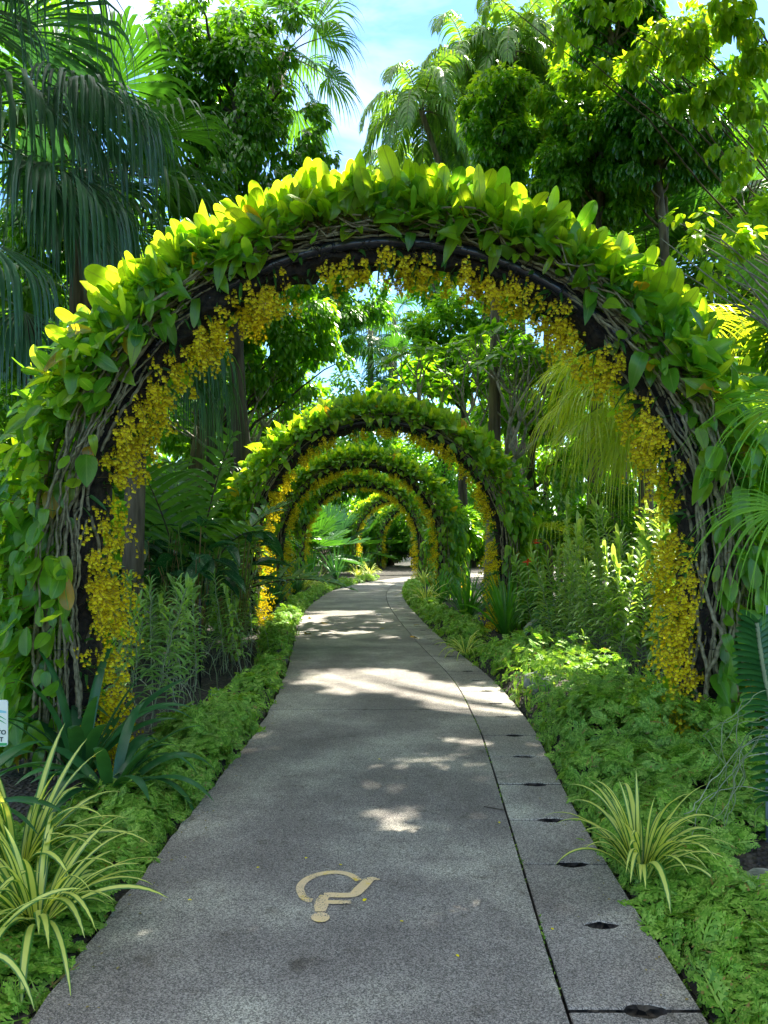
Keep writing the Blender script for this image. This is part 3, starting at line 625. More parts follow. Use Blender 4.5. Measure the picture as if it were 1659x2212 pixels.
def hump(x, y):
    return .5 + .5 * (math.sin(x * 3.1 + y * 1.7) * .5 + math.sin(y * 2.3 + 1.3) * .5)
def fern_bank(name, label, inner, wfun, hfun, y0, y1, side, dens_near=680, dens_far=380, bare=None):
    """mounded creeping fern beside the path; inner: edge polyline; side -1 left, +1 right"""
    mb = MB(); core = MB(); rng = np.random.default_rng(int(abs(y0) * 10) + side + 5)
    ny = max(6, int((y1 - y0) / .12)); nt = 9; yy = np.linspace(y0, y1, ny); tt = np.linspace(0, 1, nt)
    def surf(y, t):
        x0 = byY(inner, y); wd = wfun(y); x = x0 + side * (.03 + t * wd)
        lump = .75 + .30 * np.sin(x * 5.1 + y * 3.3) * np.sin(y * 2.1 + x * 1.3 + 1) + .15 * np.sin(y * 8.7 + x * 7)
        h = hfun(y) * np.clip(1 - (2 * t - 1) ** 4, 0, 1) ** .6 * lump
        return x, h
    Yg, Tg = np.meshgrid(yy, tt, indexing='ij'); Xg, Hg = surf(Yg, Tg)
    ii, jj = np.meshgrid(np.arange(ny - 1), np.arange(nt - 1), indexing='ij'); bb = (ii * nt + jj).ravel()
    core.add(np.stack([Xg, Yg, Hg * .4 + .002], -1).reshape(-1, 3), np.stack([bb, bb + 1, bb + nt + 1, bb + nt], -1), None, 1)
    for (a, b, T, dens, s0, s1) in ((y0, 6.3, FERN_HI, dens_near, .10, .18), (max(y0, 6.3), y1, FERN_LO, dens_far, .10, .19)):
        if b <= a: continue
        b = min(b, y1)
        if b <= a: continue
        area = (b - a) * np.mean([wfun(q) for q in np.linspace(a, b, 9)]); m = int(area * dens * 1.15)
        y = rng.uniform(a, b, m); t = rng.uniform(-.02, 1, m)
        if bare is not None:
            k_ = ~bare(surf(y, t)[0], y); y, t = y[k_], t[k_]; m = len(y)
        x, h = surf(y, np.clip(t, 0, 1)); e = .02
        hx = (surf(y, np.clip(t + e, 0, 1))[1] - surf(y, np.clip(t - e, 0, 1))[1]) / (2 * e * wfun(y)) * side
        hy = (surf(y + .03, np.clip(t, 0, 1))[1] - surf(y - .03, np.clip(t, 0, 1))[1]) / .06
        Nn = nrm(np.stack([-np.clip(hx, -2.5, 2.5), -np.clip(hy, -2, 2), np.ones(m)], -1))
        az = rng.uniform(0, 2 * np.pi, m); D = np.stack([np.cos(az), np.sin(az), np.zeros(m)], -1)
        D = nrm(D - Nn * np.sum(D * Nn, -1, keepdims=True) + Nn * rng.uniform(-.05, 1.1, m)[:, None])
        Pp = np.stack([x, y, np.maximum(h * rng.uniform(.6, 1.08, m), .01)], -1) - D * .04
        mb.inst(T, Pp, frames(D, Nn + rsph(m, rng) * .5), rng.uniform(s0, s1, m))
    mb2 = mb; mb2.v += core.v; off = mb.n
    for f, mi in core.f: mb2.f.append((f + off, 1))
    mb2.n += core.n
    return tag(mb2.build(name, [M['fern'], M['soil']]), label, 'ground cover', None, 'stuff')
wl = lambda y: np.interp(y, [2, 3.6, 4.6, 6, 8, 9, 9.8, 12, 15, 20, 30], [1.1, 1.0, .62, .60, .42, .30, .35, .55, .5, .4, .4])
hl = lambda y: np.interp(y, [2, 3.4, 4.2, 5, 7, 9, 10, 12, 16, 26], [.16, .14, .12, .26, .26, .20, .26, .26, .28, .28])
fern_bank('creeping_fern', 'low feathery green fern carpet edging the left side of the path', EL, wl, hl, 1.6, 30, -1)
wr = lambda y: np.interp(y, [1.5, 3.2, 4, 5, 7, 8.6, 10, 11, 12, 16, 26], [1.1, 1.15, 1.55, 1.5, 1.25, 1.1, .8, .3, .7, .6, .5])
hr = lambda y: np.interp(y, [1.5, 2.6, 3.3, 4, 6, 8, 9.7, 10.5, 12, 16, 26], [.24, .22, .15, .30, .55, .62, .48, .15, .32, .32, .28])
bare_r = lambda x, y: ((x - 1.95) / .42) ** 2 + ((y - 3.35) / .42) ** 2 < 1
fern_bank('creeping_fern', 'mounded bank of feathery green fern along the right edge of the slabs', ER, wr, hr, 1.7, 30, 1, bare=bare_r)

def blade_clump(name, loc, label, cat, group, n, L0, L1, W0, mat_, lean=(.15, 1.0), g=(.10, .30), segs=10, seed=1, fold=.16, az=None):
    rng = np.random.default_rng(seed); mb = MB(); a = rng.uniform(0, 2 * np.pi, n) if az is None else rng.uniform(az[0], az[1], n)
    le = rng.uniform(*lean, n); D = np.stack([np.cos(a) * le, np.sin(a) * le, np.ones(n)], -1)
    S = np.stack([-np.sin(a), np.cos(a), rng.normal(0, .25, n)], -1)
    P0 = np.stack([np.cos(a), np.sin(a), np.zeros(n)], -1) * rng.uniform(.005, .05, n)[:, None]
    prof = np.array([.45, .62, .8, .95, 1, 1, .95, .85, .68, .42, .03]); prof = np.interp(np.linspace(0, 1, segs + 1), np.linspace(0, 1, 11), prof)
    gp = np.linspace(.3, 1.5, segs) * 10 / segs
    mb.ribbons(P0, D, S, rng.uniform(L0, L1, n), rng.uniform(.75, 1.15, n)[:, None] * W0 * prof, rng.uniform(*g, n), gp, fold)
    o = mb.build(name, mat_); o.location = loc
    return tag(o, label, cat, group)

# striped spider lilies at the front
Gsp = 'striped spider lilies beside the path'
blade_clump('spider_lily', (-1.36, 3.02, .06), 'yellow striped spider lily arching over the path at lower left', 'plant', Gsp, 62, .34, .64, .032, M['variegated'], (.15, 1.3), (.12, .30), 14, 3)
blade_clump('spider_lily', (-1.62, 3.4, .10), 'yellow striped spider lily behind another at the left edge', 'plant', Gsp, 50, .4, .72, .032, M['variegated'], (.1, 1.1), (.08, .22), 14, 4)
blade_clump('spider_lily', (-1.50, 2.72, .04), 'striped spider lily clump cut by the bottom of left edge', 'plant', Gsp, 30, .3, .55, .03, M['variegated'], (.3, 1.5), (.12, .3), 14, 8)
blade_clump('spider_lily', (1.14, 3.42, .08), 'yellow striped spider lily spilling over the slabs at right', 'plant', Gsp, 62, .30, .54, .030, M['variegated'], (.08, .85), (.12, .28), 14, 5)
blade_clump('spider_lily', (1.08, 10.2, .08), 'small striped spider lily on the slab edge before the fern bank', 'plant', Gsp, 36, .3, .55, .022, M['variegated'], (.3, 1.6), (.12, .3), 10, 6)
for k_, (x_, y_, s_) in enumerate([(.95, 17.5, 7), (-2.3, 22.0, 9), (-2.1, 24.5, 12), (-1.0, 29.3, 13), (-.6, 31, 14), (1.3, 25.5, 15)]):
    blade_clump('spider_lily', (x_, y_, .15), ['striped spider lily right of the path below the third arch', 'striped spider lily left of the path beyond the third arch', 'striped spider lily left of the path before the fourth arch', 'striped spider lily at the left edge where the path bends', 'striped spider lily at the outside of the path bend', 'striped spider lily right of the path at the fourth arch'][k_], 'plant', Gsp, 40, .5, .8, .04, M['variegated'], (.2, 1.2), (.1, .25), 8, s_)
# dark strap lily
Gst = 'dark strap leaved lilies left of the path'
blade_clump('strap_lily', (-1.62, 4.55, .05), 'dark green strap lily drooping beside the nearest arch foot', 'plant', Gst, 24, .5, .78, .075, M['strap'], (.3, 1.3), (.14, .30), 14, 21, .12)
blade_clump('strap_lily', (-1.95, 4.95, .05), 'dark strap lily standing close behind another at left arch foot', 'plant', Gst, 18, .6, .95, .08, M['strap'], (.1, .9), (.08, .22), 14, 22, .12)
blade_clump('strap_lily', (-2.05, 3.55, .25), 'green broad strap lily under the sign at left edge', 'plant', Gst, 12, .5, .8, .07, M['strap'], (.5, 1.6), (.08, .2), 14, 27, .12)
# grassy lilies under the arches
Ggr = 'grassy lily clumps around the arch feet'
gl_ = [(1.95, 12.3, 30, .9, 1.3, 'grassy lily clump in front of the second arch right foot'), (2.5, 13.6, 31, 1.0, 1.5, 'tall grassy lily right of the second arch right foot'), (1.55, 14.4, 32, .8, 1.2, 'grassy lily clump behind the second arch right foot'),
       (-2.65, 14.5, 33, .8, 1.1, 'grassy lily clump behind the second arch left foot'), (-2.5, 17.2, 34, .8, 1.1, 'grassy lily between second and third arch on the left'), (1.3, 18.3, 35, .8, 1.1, 'grassy lily in front of the third arch right foot'),
       (-2.4, 20.8, 36, .8, 1.1, 'grassy lily at the third arch left foot'), (-2.5, 26.3, 37, 1, 1.4, 'sunlit grassy lily before the fourth arch left foot'), (-1.9, 30.5, 38, 1, 1.4, 'grassy lily beyond the fourth arch left foot'), (-1.1, 34.5, 39, 1, 1.4, 'grassy lily before the fifth arch left foot'),
       (3.1, 13.0, 40, 1.0, 1.4, 'grassy lily between second arch foot and the reed orchids')]
for (x_, y_, s_, a_, b_, lb) in gl_:
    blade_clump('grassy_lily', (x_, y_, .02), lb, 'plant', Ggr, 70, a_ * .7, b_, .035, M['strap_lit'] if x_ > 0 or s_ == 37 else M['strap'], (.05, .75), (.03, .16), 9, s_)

# ------------------------------------------------------------ palms
def fan_frond(parent, hub0, d, up, pet, Rr, nseg, spread, split, droop, mats, rng, wmul=1.0, pgrav=.06, cup=.15, segs=9, name='frond', tipthin=1.0):
    """petiole then a fan of pleated segments"""
    mb = MB(); d = nrm(d); n = 8; p = np.array(hub0, float); pts = [p.copy()]; dd = d.copy()
    for i in range(n):
        dd = nrm(dd + np.array([0, 0, -pgrav])); p = p + dd * pet / n; pts.append(p.copy())
    mb.tube(np.array(pts), np.linspace(.022, .011, n + 1) * (pet / 1.5) ** .3, 5, mi=1)
    S = nrm(np.cross(dd, up)); Nn = np.cross(S, dd)
    a = np.linspace(-spread, spread, nseg) + rng.normal(0, .01, nseg)
    D = np.cos(a)[:, None] * dd + np.sin(a)[:, None] * S + Nn * cup * rng.uniform(.6, 1.4, nseg)[:, None]
    T = -np.sin(a)[:, None] * dd + np.cos(a)[:, None] * S
    Ls = Rr * (.72 + .28 * np.cos(a * .8)) * rng.uniform(.92, 1.06, nseg)
    da = 2 * spread / nseg; v = np.linspace(0, 1, segs + 1); rad = v * Ls[:, None]
    wfull = 2 * math.tan(da / 2) * 1.04
    wd = np.where(v < split, rad * wfull, (split * Ls[:, None]) * wfull * (1 - ((v - split) / (1 - split)) ** .75 * .97)) * wmul
    wd = np.maximum(wd, .002)
    gp = np.where(np.arange(segs) / segs >= split * .85, 1.0, .08)
    mb.ribbons(np.repeat(p[None], nseg, 0), D, T, Ls, wd, droop * rng.uniform(.6, 1.4, nseg), gp, .22)
    return mb.build(name, mats, parent)

def fan_palm(name, loc, label, group, crown_h, fronds, mats, seed, pet=1.2, Rr=1.3, nseg=36, spread=2.0, split=.5, droop=.3, trunk_r=.12, el=(-.2, 1.2), azr=(0, 6.28), trunk=True, wmul=1.0, segs=9, cup=.15, pgrav=.06, lean=(0, 0)):
    rng = np.random.default_rng(seed); e = empty(name, loc, label, 'palm', group)
    if trunk:
        mb = MB(); k = np.linspace(0, 1, 12); pts = np.c_[lean[0] * k ** 1.5, lean[1] * k ** 1.5, crown_h * k]; mb.tube(pts, np.linspace(trunk_r * 1.25, trunk_r, 12), 9); mb.build('trunk', M['bark'], e)
    for i in range(fronds):
        az = azr[0] + (azr[1] - azr[0]) * ((i * .618) % 1) + rng.normal(0, .1); elv = el[0] + (el[1] - el[0]) * (i / max(1, fronds - 1)) ** .8
        d = np.array([math.cos(az) * math.cos(elv), math.sin(az) * math.cos(elv), math.sin(elv)])
        fan_frond(e, (lean[0], lean[1], crown_h), d, (0, 0, 1), pet * rng.uniform(.8, 1.15), Rr * rng.uniform(.85, 1.1), nseg, spread, split, droop, mats, rng, wmul, pgrav, cup, segs)
    return e

def feather_frond(parent, p0, d, ln, mats, rng, nleaf=46, ll=.45, lw=.028, grav=.13, lgrav=.5, segs=5, vee=.5, name='frond'):
    mb = MB(); n = 14; p = np.array(p0, float); dd = nrm(d); pts = [p.copy()]; ds = [dd.copy()]
    for i in range(n):
        dd = nrm(dd + np.array([0, 0, -grav * (.4 + 1.2 * i / n)])); p = p + dd * ln / n; pts.append(p.copy()); ds.append(dd.copy())
    pts = np.array(pts); ds = np.array(ds); mb.tube(pts, np.linspace(.022, .004, n + 1), 5, mi=1)
    t = np.linspace(.14, 1, nleaf) * n; k = np.minimum(t.astype(int), n - 1); fr = (t - k)[:, None]
    q = pts[k] * (1 - fr) + pts[k + 1] * fr; dk = nrm(ds[k] * (1 - fr) + ds[k + 1] * fr); sd = nrm(np.cross(dk, [0, 0, 1.0])); upv = np.cross(sd, dk)
    prof = np.array([.5, 1, .95, .7, .4, .03]); prof = np.interp(np.linspace(0, 1, segs + 1), np.linspace(0, 1, 6), prof)
    u = (t / n); lens = ll * np.clip(np.sin(np.pi * (.16 + .78 * u)) ** .7, .2, 1) * rng.uniform(.9, 1.1, nleaf)
    for s in (-1, 1):
        D = sd * s + dk * .55 + upv * vee * rng.uniform(.4, 1.2, (nleaf, 1)) + rsph(nleaf, rng) * .12
        mb.ribbons(q, D, dk, lens, lw * prof[None] * np.ones((nleaf, 1)), lgrav * rng.uniform(.7, 1.3, nleaf), np.linspace(.4, 1.3, segs), .12)
    return mb.build(name, mats, parent)

def feather_palm(name, loc, label, group, h, fronds, mats, seed, ln=2.6, el=(-.1, 1.25), trunk_r=.09, ll=.5, lw=.03, grav=.15, lgrav=.5, nleaf=46, azr=(0, 6.28), lean=(0, 0), segs=5, tmat='bark'):
    rng = np.random.default_rng(seed); e = empty(name, loc, label, 'palm', group)
    mb = MB(); k = np.linspace(0, 1, 12); pts = np.c_[lean[0] * k ** 1.5, lean[1] * k ** 1.5, h * k]; mb.tube(pts, np.linspace(trunk_r * 1.2, trunk_r * .9, 12), 8); mb.build('trunk', M[tmat], e)
    for i in range(fronds):
        az = azr[0] + (azr[1] - azr[0]) * ((i * .618) % 1); elv = el[0] + (el[1] - el[0]) * (i / max(1, fronds - 1))
        d = np.array([math.cos(az) * math.cos(elv), math.sin(az) * math.cos(elv), math.sin(elv)])
        feather_frond(e, (lean[0], lean[1], h), d, ln * rng.uniform(.85, 1.1), mats, rng, nleaf, ll, lw, grav, lgrav, segs)
    return e

# ------------------------------------------------------------ leafy trees
def add_limbs(mb, base, targets, r0, rng, sides=6, wob=.12):
    for c in targets:
        b0 = np.asarray(base, float); v = np.asarray(c) - b0; n = 7; t = np.linspace(0, 1, n)[:, None]
        p = b0 + v * t + np.array([0, 0, 1]) * (np.sin(t * np.pi) * np.linalg.norm(v) * .08) + np.vstack([np.zeros(3), rng.normal(0, wob * .35, (n - 1, 3))])
        mb.tube(p, np.linspace(r0, r0 * .25, n), sides)
def leafy(name, loc, label, group, blobs, nleaf, size, lmat, seed, trunk_h=None, trunk_r=.14, T=None, clump=.32, nclump=40, down=.5, cat='tree', tmat='bark', lean=(0, 0), limbs=14, shell=.55, cull=None, flat=.8, twigs=True, tex=None):
    """blobs: (x, y, z, rx, ry, rz) in world metres relative to loc"""
    rng = np.random.default_rng(seed); e = empty(name, loc, label, cat, group); T = T or LEAF
    cs = []; rs = []; vol = np.array([b[3] * b[4] * b[5] for b in blobs]) ** .67; cnt = np.maximum(3, (nclump * vol / vol.sum()).astype(int))
    for b, c in zip(blobs, cnt):
        q = rsph(c, rng) * (shell + (1 - shell) * rng.uniform(size=(c, 1))) ** .6
        q[: c // 5] *= .5
        cs.append(np.array(b[:3]) + q * np.array(b[3:6])); rs.append(np.full(c, clump) * rng.uniform(.6, 1.35, c) * np.cbrt(b[3] * b[4] * b[5]))
    cs = np.vstack(cs); rs = np.concatenate(rs); wgt = rs ** 2 / (rs ** 2).sum()
    which = rng.choice(len(cs), nleaf, p=wgt); o = rsph(nleaf, rng) * rng.uniform(.25, 1, (nleaf, 1)) ** .5 * rs[which][:, None] * np.array([1, 1, flat]); Pp = cs[which] + o
    cen = np.average(cs, axis=0, weights=rs)
    D = nrm(nrm(o) * .8 + nrm(Pp - cen) * .4 + np.array([0, 0, -down]) + rsph(nleaf, rng) * .5)
    Nh = np.array([0, 0, 1.0]) + nrm(o) * .6 + rsph(nleaf, rng) * .5
    if cull is not None: k = cull(Pp + np.array(loc)); Pp, D, Nh = Pp[k], D[k], Nh[k]
    mb = MB(); mb.inst(T, Pp, frames(D, Nh), rng.uniform(.7, 1.2, len(Pp)) * size)
    mb.build('crown', lmat, e)
    if trunk_h:
        tb = MB(); k = np.linspace(0, 1, 12); sway = smooth_noise(12, 5, trunk_r * .4, rng)
        tp = np.c_[lean[0] * k + sway, lean[1] * k + sway[::-1], trunk_h * k - .1]; tb.tube(tp, np.linspace(trunk_r * 1.25, trunk_r * .55, 12), 9)
        pick = rng.choice(len(cs), min(limbs, len(cs)), replace=False)
        for c in cs[pick]:
            kk = np.clip((c[2] - .9 * np.linalg.norm(c[:2] - tp[-1, :2])) / trunk_h, .25, .97); b0 = np.array([np.interp(kk, k, tp[:, i]) for i in range(3)])
            add_limbs(tb, b0, [c], trunk_r * .33, rng, 5)
        tb.build('trunk', M[tmat], e)
    return e

def bl(loc, Y, lst, dz=1.0):
    """discs (x, y, rx, ry) of the photograph at distance Y -> blobs relative to loc"""
    k = Y / F; out = []
    for x, y, rx, ry in lst:
        p = P(x, y, Y); out.append((p[0] - loc[0], p[1] - loc[1], p[2], rx * k, (rx + ry) / 2 * k * dz, ry * k))
    return out
def gx(x, Y): return (x - 829.5) * Y / F

# ------------------------------------------------------------ left side, near to far
GP = 'drooping fan palms at upper left'
pal = [M['palm_blue'], M['palm_dark']]; pd_ = [M['palm_dark'], M['bark_d']]
e = fan_palm('fan_palm', (-5.0, 8.6, 0), 'great fan palm with drooping blue grey leaf tips at upper left', GP, 6.3, 11, pal, 51, pet=1.35, Rr=1.95, nseg=58, spread=1.5, split=.60, droop=1.3, trunk_r=.22, el=(-.55, 1.0), azr=(-2.2, 1.3), segs=12, cup=.10, pgrav=.05)
for (hx, hy, hY, az, elv, rr) in [(60, 640, 7.6, -.5, -.25, 1.35), (-40, 480, 7.2, -.9, -.15, 1.5), (120, 330, 8.0, -.35, -.05, 1.8), (180, 150, 8.2, -.5, .05, 1.7)]:
    h = P(hx, hy, hY) - np.array([-5.0, 8.6, 0]); d = np.array([math.cos(az) * math.cos(elv), math.sin(az) * math.cos(elv), math.sin(elv)])
    fan_frond(e, h - nrm(d) * .9, d, (0, 0, 1), .9, rr, 54, 1.3, .58, 1.3, pal, np.random.default_rng(int(hx + 200)), 1, .04, .08, 12)
fan_palm('fan_palm', (-4.6, 11.8, 0), 'dark fan palm behind the drooping blue grey palm at upper left', GP, 7.2, 14, pd_, 52, pet=1.5, Rr=1.7, nseg=40, spread=1.7, split=.6, droop=.6, trunk_r=.2, el=(-.6, 1.1), azr=(-2.4, 1.6), segs=9)
fan_palm('fan_palm', (-3.05, 9.3, 0), 'fan palm with dangling dry leaf tips left of the path behind the nearest arch', GP, 4.0, 9, [M['palm_dark'], M['bark_d']], 53, pet=.75, Rr=1.25, nseg=34, spread=1.6, split=.35, droop=1.1, trunk_r=.11, el=(-.6, .5), azr=(-1.9, 1.0), lean=(.1, 0), segs=10)
loc = (gx(520, 14), 14, 0)
leafy('vine_draped_tree', loc, 'tall tree draped with glossy vines left of the strip of sky', None,
      bl(loc, 14, [(430, 130, 120, 120), (540, 250, 130, 130), (600, 170, 80, 70), (665, 320, 70, 80), (500, 440, 130, 120), (640, 420, 60, 50), (690, 250, 35, 35), (380, 300, 90, 120), (560, 60, 90, 60)]), 15000, .15, M['t_dark'], 61, 9.5, .16, T=LEAF_W, nclump=85, clump=.36, down=.9, tmat='bark_d')
loc = (gx(460, 16), 16, 0)
leafy('hanging_vine_tree', loc, 'tree trailing leafy strands seen through upper left of the nearest arch', None,
      bl(loc, 16, [(620, 690, 120, 90), (560, 780, 90, 90), (690, 770, 60, 80), (480, 700, 80, 100), (620, 840, 70, 50)]), 9000, .15, M['t_mid'], 62, 6.0, .12, T=LEAF_W, nclump=55, clump=.34, down=1.0, tmat='bark_d')
fan_palm('tall_fan_palm', (gx(615, 18) - 2.4, 18, 0), 'tall fan palm with splayed leaves against the sky at top left', None, P(0, 120, 18)[2], 15, [M['palm_mid'], M['bark']], 54, pet=1.15, Rr=1.5, nseg=34, spread=1.8, split=.45, droop=.5, trunk_r=.14, el=(-.9, 1.1), segs=7, lean=(2.4, 0))
GB = 'dark trees walling in the left side'
def backdrop(x, Y, lst, n, size, m, seed, label, group, nm='broadleaf_tree', th=None, T=None, **kw):
    loc = (gx(x, Y), Y, 0); b = bl(loc, Y, lst)
    return leafy(nm, loc, label, group, b, n, size, M[m], seed, th or max(1.5, max(q[2] for q in b) * .8), .16, T=T, tmat='bark_d', **kw)
backdrop(60, 13.5, [(40, 200, 170, 170), (200, 420, 170, 170), (40, 600, 160, 190), (260, 120, 140, 120)], 9000, .20, 't_dark', 63, 'dark tree behind the fan palms at top left', GB, nclump=60)
backdrop(150, 15, [(90, 950, 170, 160), (60, 760, 150, 150), (150, 1150, 170, 120)], 7000, .19, 't_dark', 64, 'dark tree at the left edge behind the nearest arch leg', GB, nclump=50)
backdrop(420, 19, [(400, 820, 120, 150), (330, 1000, 120, 120), (470, 980, 90, 120), (420, 650, 110, 110)], 8000, .22, 't_mid', 65, 'leafy tree seen left of centre through the nearest arch', GB, nclump=60)
backdrop(520, 27, [(560, 900, 110, 110), (660, 950, 90, 110), (600, 1060, 100, 80), (520, 1050, 90, 110)], 7000, .28, 't_mid', 66, 'bushy tree behind the left shoulder of the second arch', GB, nclump=50)
backdrop(430, 24, [(330, 560, 170, 130), (480, 560, 130, 120), (560, 640, 110, 90)], 6000, .28, 't_dark', 67, 'dark high tree above the left shoulder of the nearest arch', GB, nclump=50)
backdrop(-250, 10, [(-300, 300, 260, 300), (-250, 900, 260, 260), (-400, -300, 300, 300)], 5000, .25, 't_dark', 68, 'dark tree standing outside the left edge of the view', GB, nclump=50)

backdrop(20, 17, [(-20, 700, 150, 130), (60, 850, 130, 120), (-60, 980, 150, 150), (30, 1080, 120, 90), (180, 640, 110, 100)], 8000, .2, 't_mid', 69, 'leafy tree filling the gaps at the left edge', GB, nclump=60)
backdrop(300, 30, [(250, 1000, 170, 140), (400, 1100, 150, 110), (120, 900, 160, 150), (520, 1000, 110, 120), (330, 780, 140, 120)], 9000, .34, 't_mid', 70, 'distant leafy tree between the left trunks', GB, nclump=60)
# frangipani: bare forking limbs with leaf rosettes at the tips
def frangipani(loc, h0, label, seed, mat_, depth=5, spread=.62, L0=.75, leaves=9, lsz=.26, flowers=True):
    rng = np.random.default_rng(seed); e = empty('frangipani_tree', loc, label, 'tree'); tb = MB(); tips = []
    def grow(p, d, ln, r, k):
        n = 5; pts = [p]; dd = d
        for i in range(n): dd = nrm(dd + np.array([0, 0, .10]) + rng.normal(0, .06, 3)); pts.append(pts[-1] + dd * ln / n)
        tb.tube(np.array(pts), np.linspace(r, r * .72, n + 1), 6)
        if k == 0: tips.append((pts[-1], dd)); return
        m = 3 if rng.uniform() < .55 else 2; a0 = rng.uniform(0, 6.28); s = nrm(np.cross(dd, rsph(1, rng)[0])); b = np.cross(dd, s)
        for j in range(m):
            a = a0 + j * 2 * np.pi / m + rng.normal(0, .2); grow(pts[-1], nrm(dd + spread * 1.2 * (np.cos(a) * s + np.sin(a) * b)), ln * rng.uniform(.68, .9), r * .68, k - 1)
    grow(np.array([0, 0, 0.0]), nrm(np.array([.05, 0, 1])), h0, .10, 0); base = tips.pop()[0]
    for j in range(4):
        a = j * 1.6 + .4; grow(base, nrm(np.array([math.cos(a) * .9, math.sin(a) * .9, .8])), L0, .06, depth - 1)
    tb.build('trunk', M['bark_g'], e)
    T_ = np.array([t[0] for t in tips]); Dd = np.array([t[1] for t in tips]); K = len(T_); a = rng.uniform(0, 6.28, (K, leaves)); S = nrm(np.cross(Dd, rsph(K, rng))); B = np.cross(Dd, S)
    D = np.cos(a)[..., None] * S[:, None] + np.sin(a)[..., None] * B[:, None] + Dd[:, None] * rng.uniform(.1, .9, (K, leaves, 1)); D = D.reshape(-1, 3); Pp = np.repeat(T_, leaves, 0)
    lb = MB(); lb.inst(LEAF_W, Pp, frames(D, np.repeat(Dd, leaves, 0) + np.array([0, 0, .4])), rng.uniform(.75, 1.15, len(Pp)) * lsz); lb.build('crown', mat_, e)
    return e
frangipani((gx(1050, 15.5), 15.5, 0), 2.5, 'frangipani with pale forking limbs behind the right of the second arch', 71, M['t_mid'], 5, L0=.95)
frangipani((gx(545, 17), 17, 0), 2.7, 'frangipani with thin dark limbs behind the left of the second arch', 72, M['t_mid'], 5, L0=.9, leaves=6)

# left bed: dark palm, spotted broad leaves
feather_palm('young_feather_palm', (-2.75, 10.9, 0), 'young palm with broad pleated upright fronds behind the left reed orchids', None, .5, 9, [M['palm_mid'], M['bark_d']], 81, ln=2.5, el=(.55, 1.4), trunk_r=.08, ll=.75, lw=.085, grav=.07, lgrav=.12, nleaf=20, segs=5)
feather_palm('young_feather_palm', (-4.3, 12.4, 0), 'feather palm in the dark behind the left leg of the nearest arch', None, 1.5, 9, [M['palm_dark'], M['bark_d']], 82, ln=2.6, el=(.3, 1.3), ll=.6, lw=.06, grav=.08, lgrav=.3, nleaf=26)
def broad_plant(loc, label, seed, n, size, m, h=(.5, 1.2), group=None):
    rng = np.random.default_rng(seed); e = empty('broadleaf_plant', loc, label, 'plant', group); lb = MB(); pb = MB(); a = rng.uniform(0, 6.28, n); hh = rng.uniform(*h, n); out = rng.uniform(.15, .45, n) * (1.2 if h[1] > .8 else .6)
    top = np.stack([np.cos(a) * out, np.sin(a) * out, hh], -1); root = np.stack([np.cos(a), np.sin(a), 0 * a], -1) * .05
    for r_, t_ in zip(root, top): k = np.linspace(0, 1, 6)[:, None]; pb.tube(r_ + (t_ - r_) * k + np.array([0, 0, 1]) * np.sin(k * 3.14) * .06, .007, 5)
    D = np.stack([np.cos(a), np.sin(a), rng.uniform(-.5, .5, n)], -1); which = rng.integers(0, 4, n); sz = rng.uniform(.75, 1.2, n) * size
    for q in range(4):
        w_ = which == q
        if w_.any(): lb.inst(HEARTS[q], top[w_], frames(D[w_], np.array([0, 0, 1.0]) + rsph(int(w_.sum()), rng) * .35), np.stack([sz[w_] * .85, sz[w_], sz[w_]], -1))
    lb.build('foliage', M[m], e); pb.build('petioles', M['petiole'], e); return e
Gbr = 'spotted broad leaved plants behind the left bed'
for i_, (x_, Y_, lb_) in enumerate([(505, 10.0, 'spotted dark broad leaved plant beside the second arch left leg'), (420, 9.6, 'spotted dark broad leaved plant behind the middle of the reed orchids'), (335, 9.9, 'spotted dark broad leaved plant by the leaning palm trunk'), (265, 10.4, 'spotted dark broad leaved plant behind the left garland')]):
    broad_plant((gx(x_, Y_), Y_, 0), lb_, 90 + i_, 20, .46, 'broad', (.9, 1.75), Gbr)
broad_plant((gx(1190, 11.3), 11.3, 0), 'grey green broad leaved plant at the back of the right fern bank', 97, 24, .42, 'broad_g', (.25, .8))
broad_plant((gx(1110, 14.2), 14.2, 0), 'pale broad leaved plant in sun beyond the second arch right foot', 98, 16, .5, 'broad_g', (.4, 1.0))

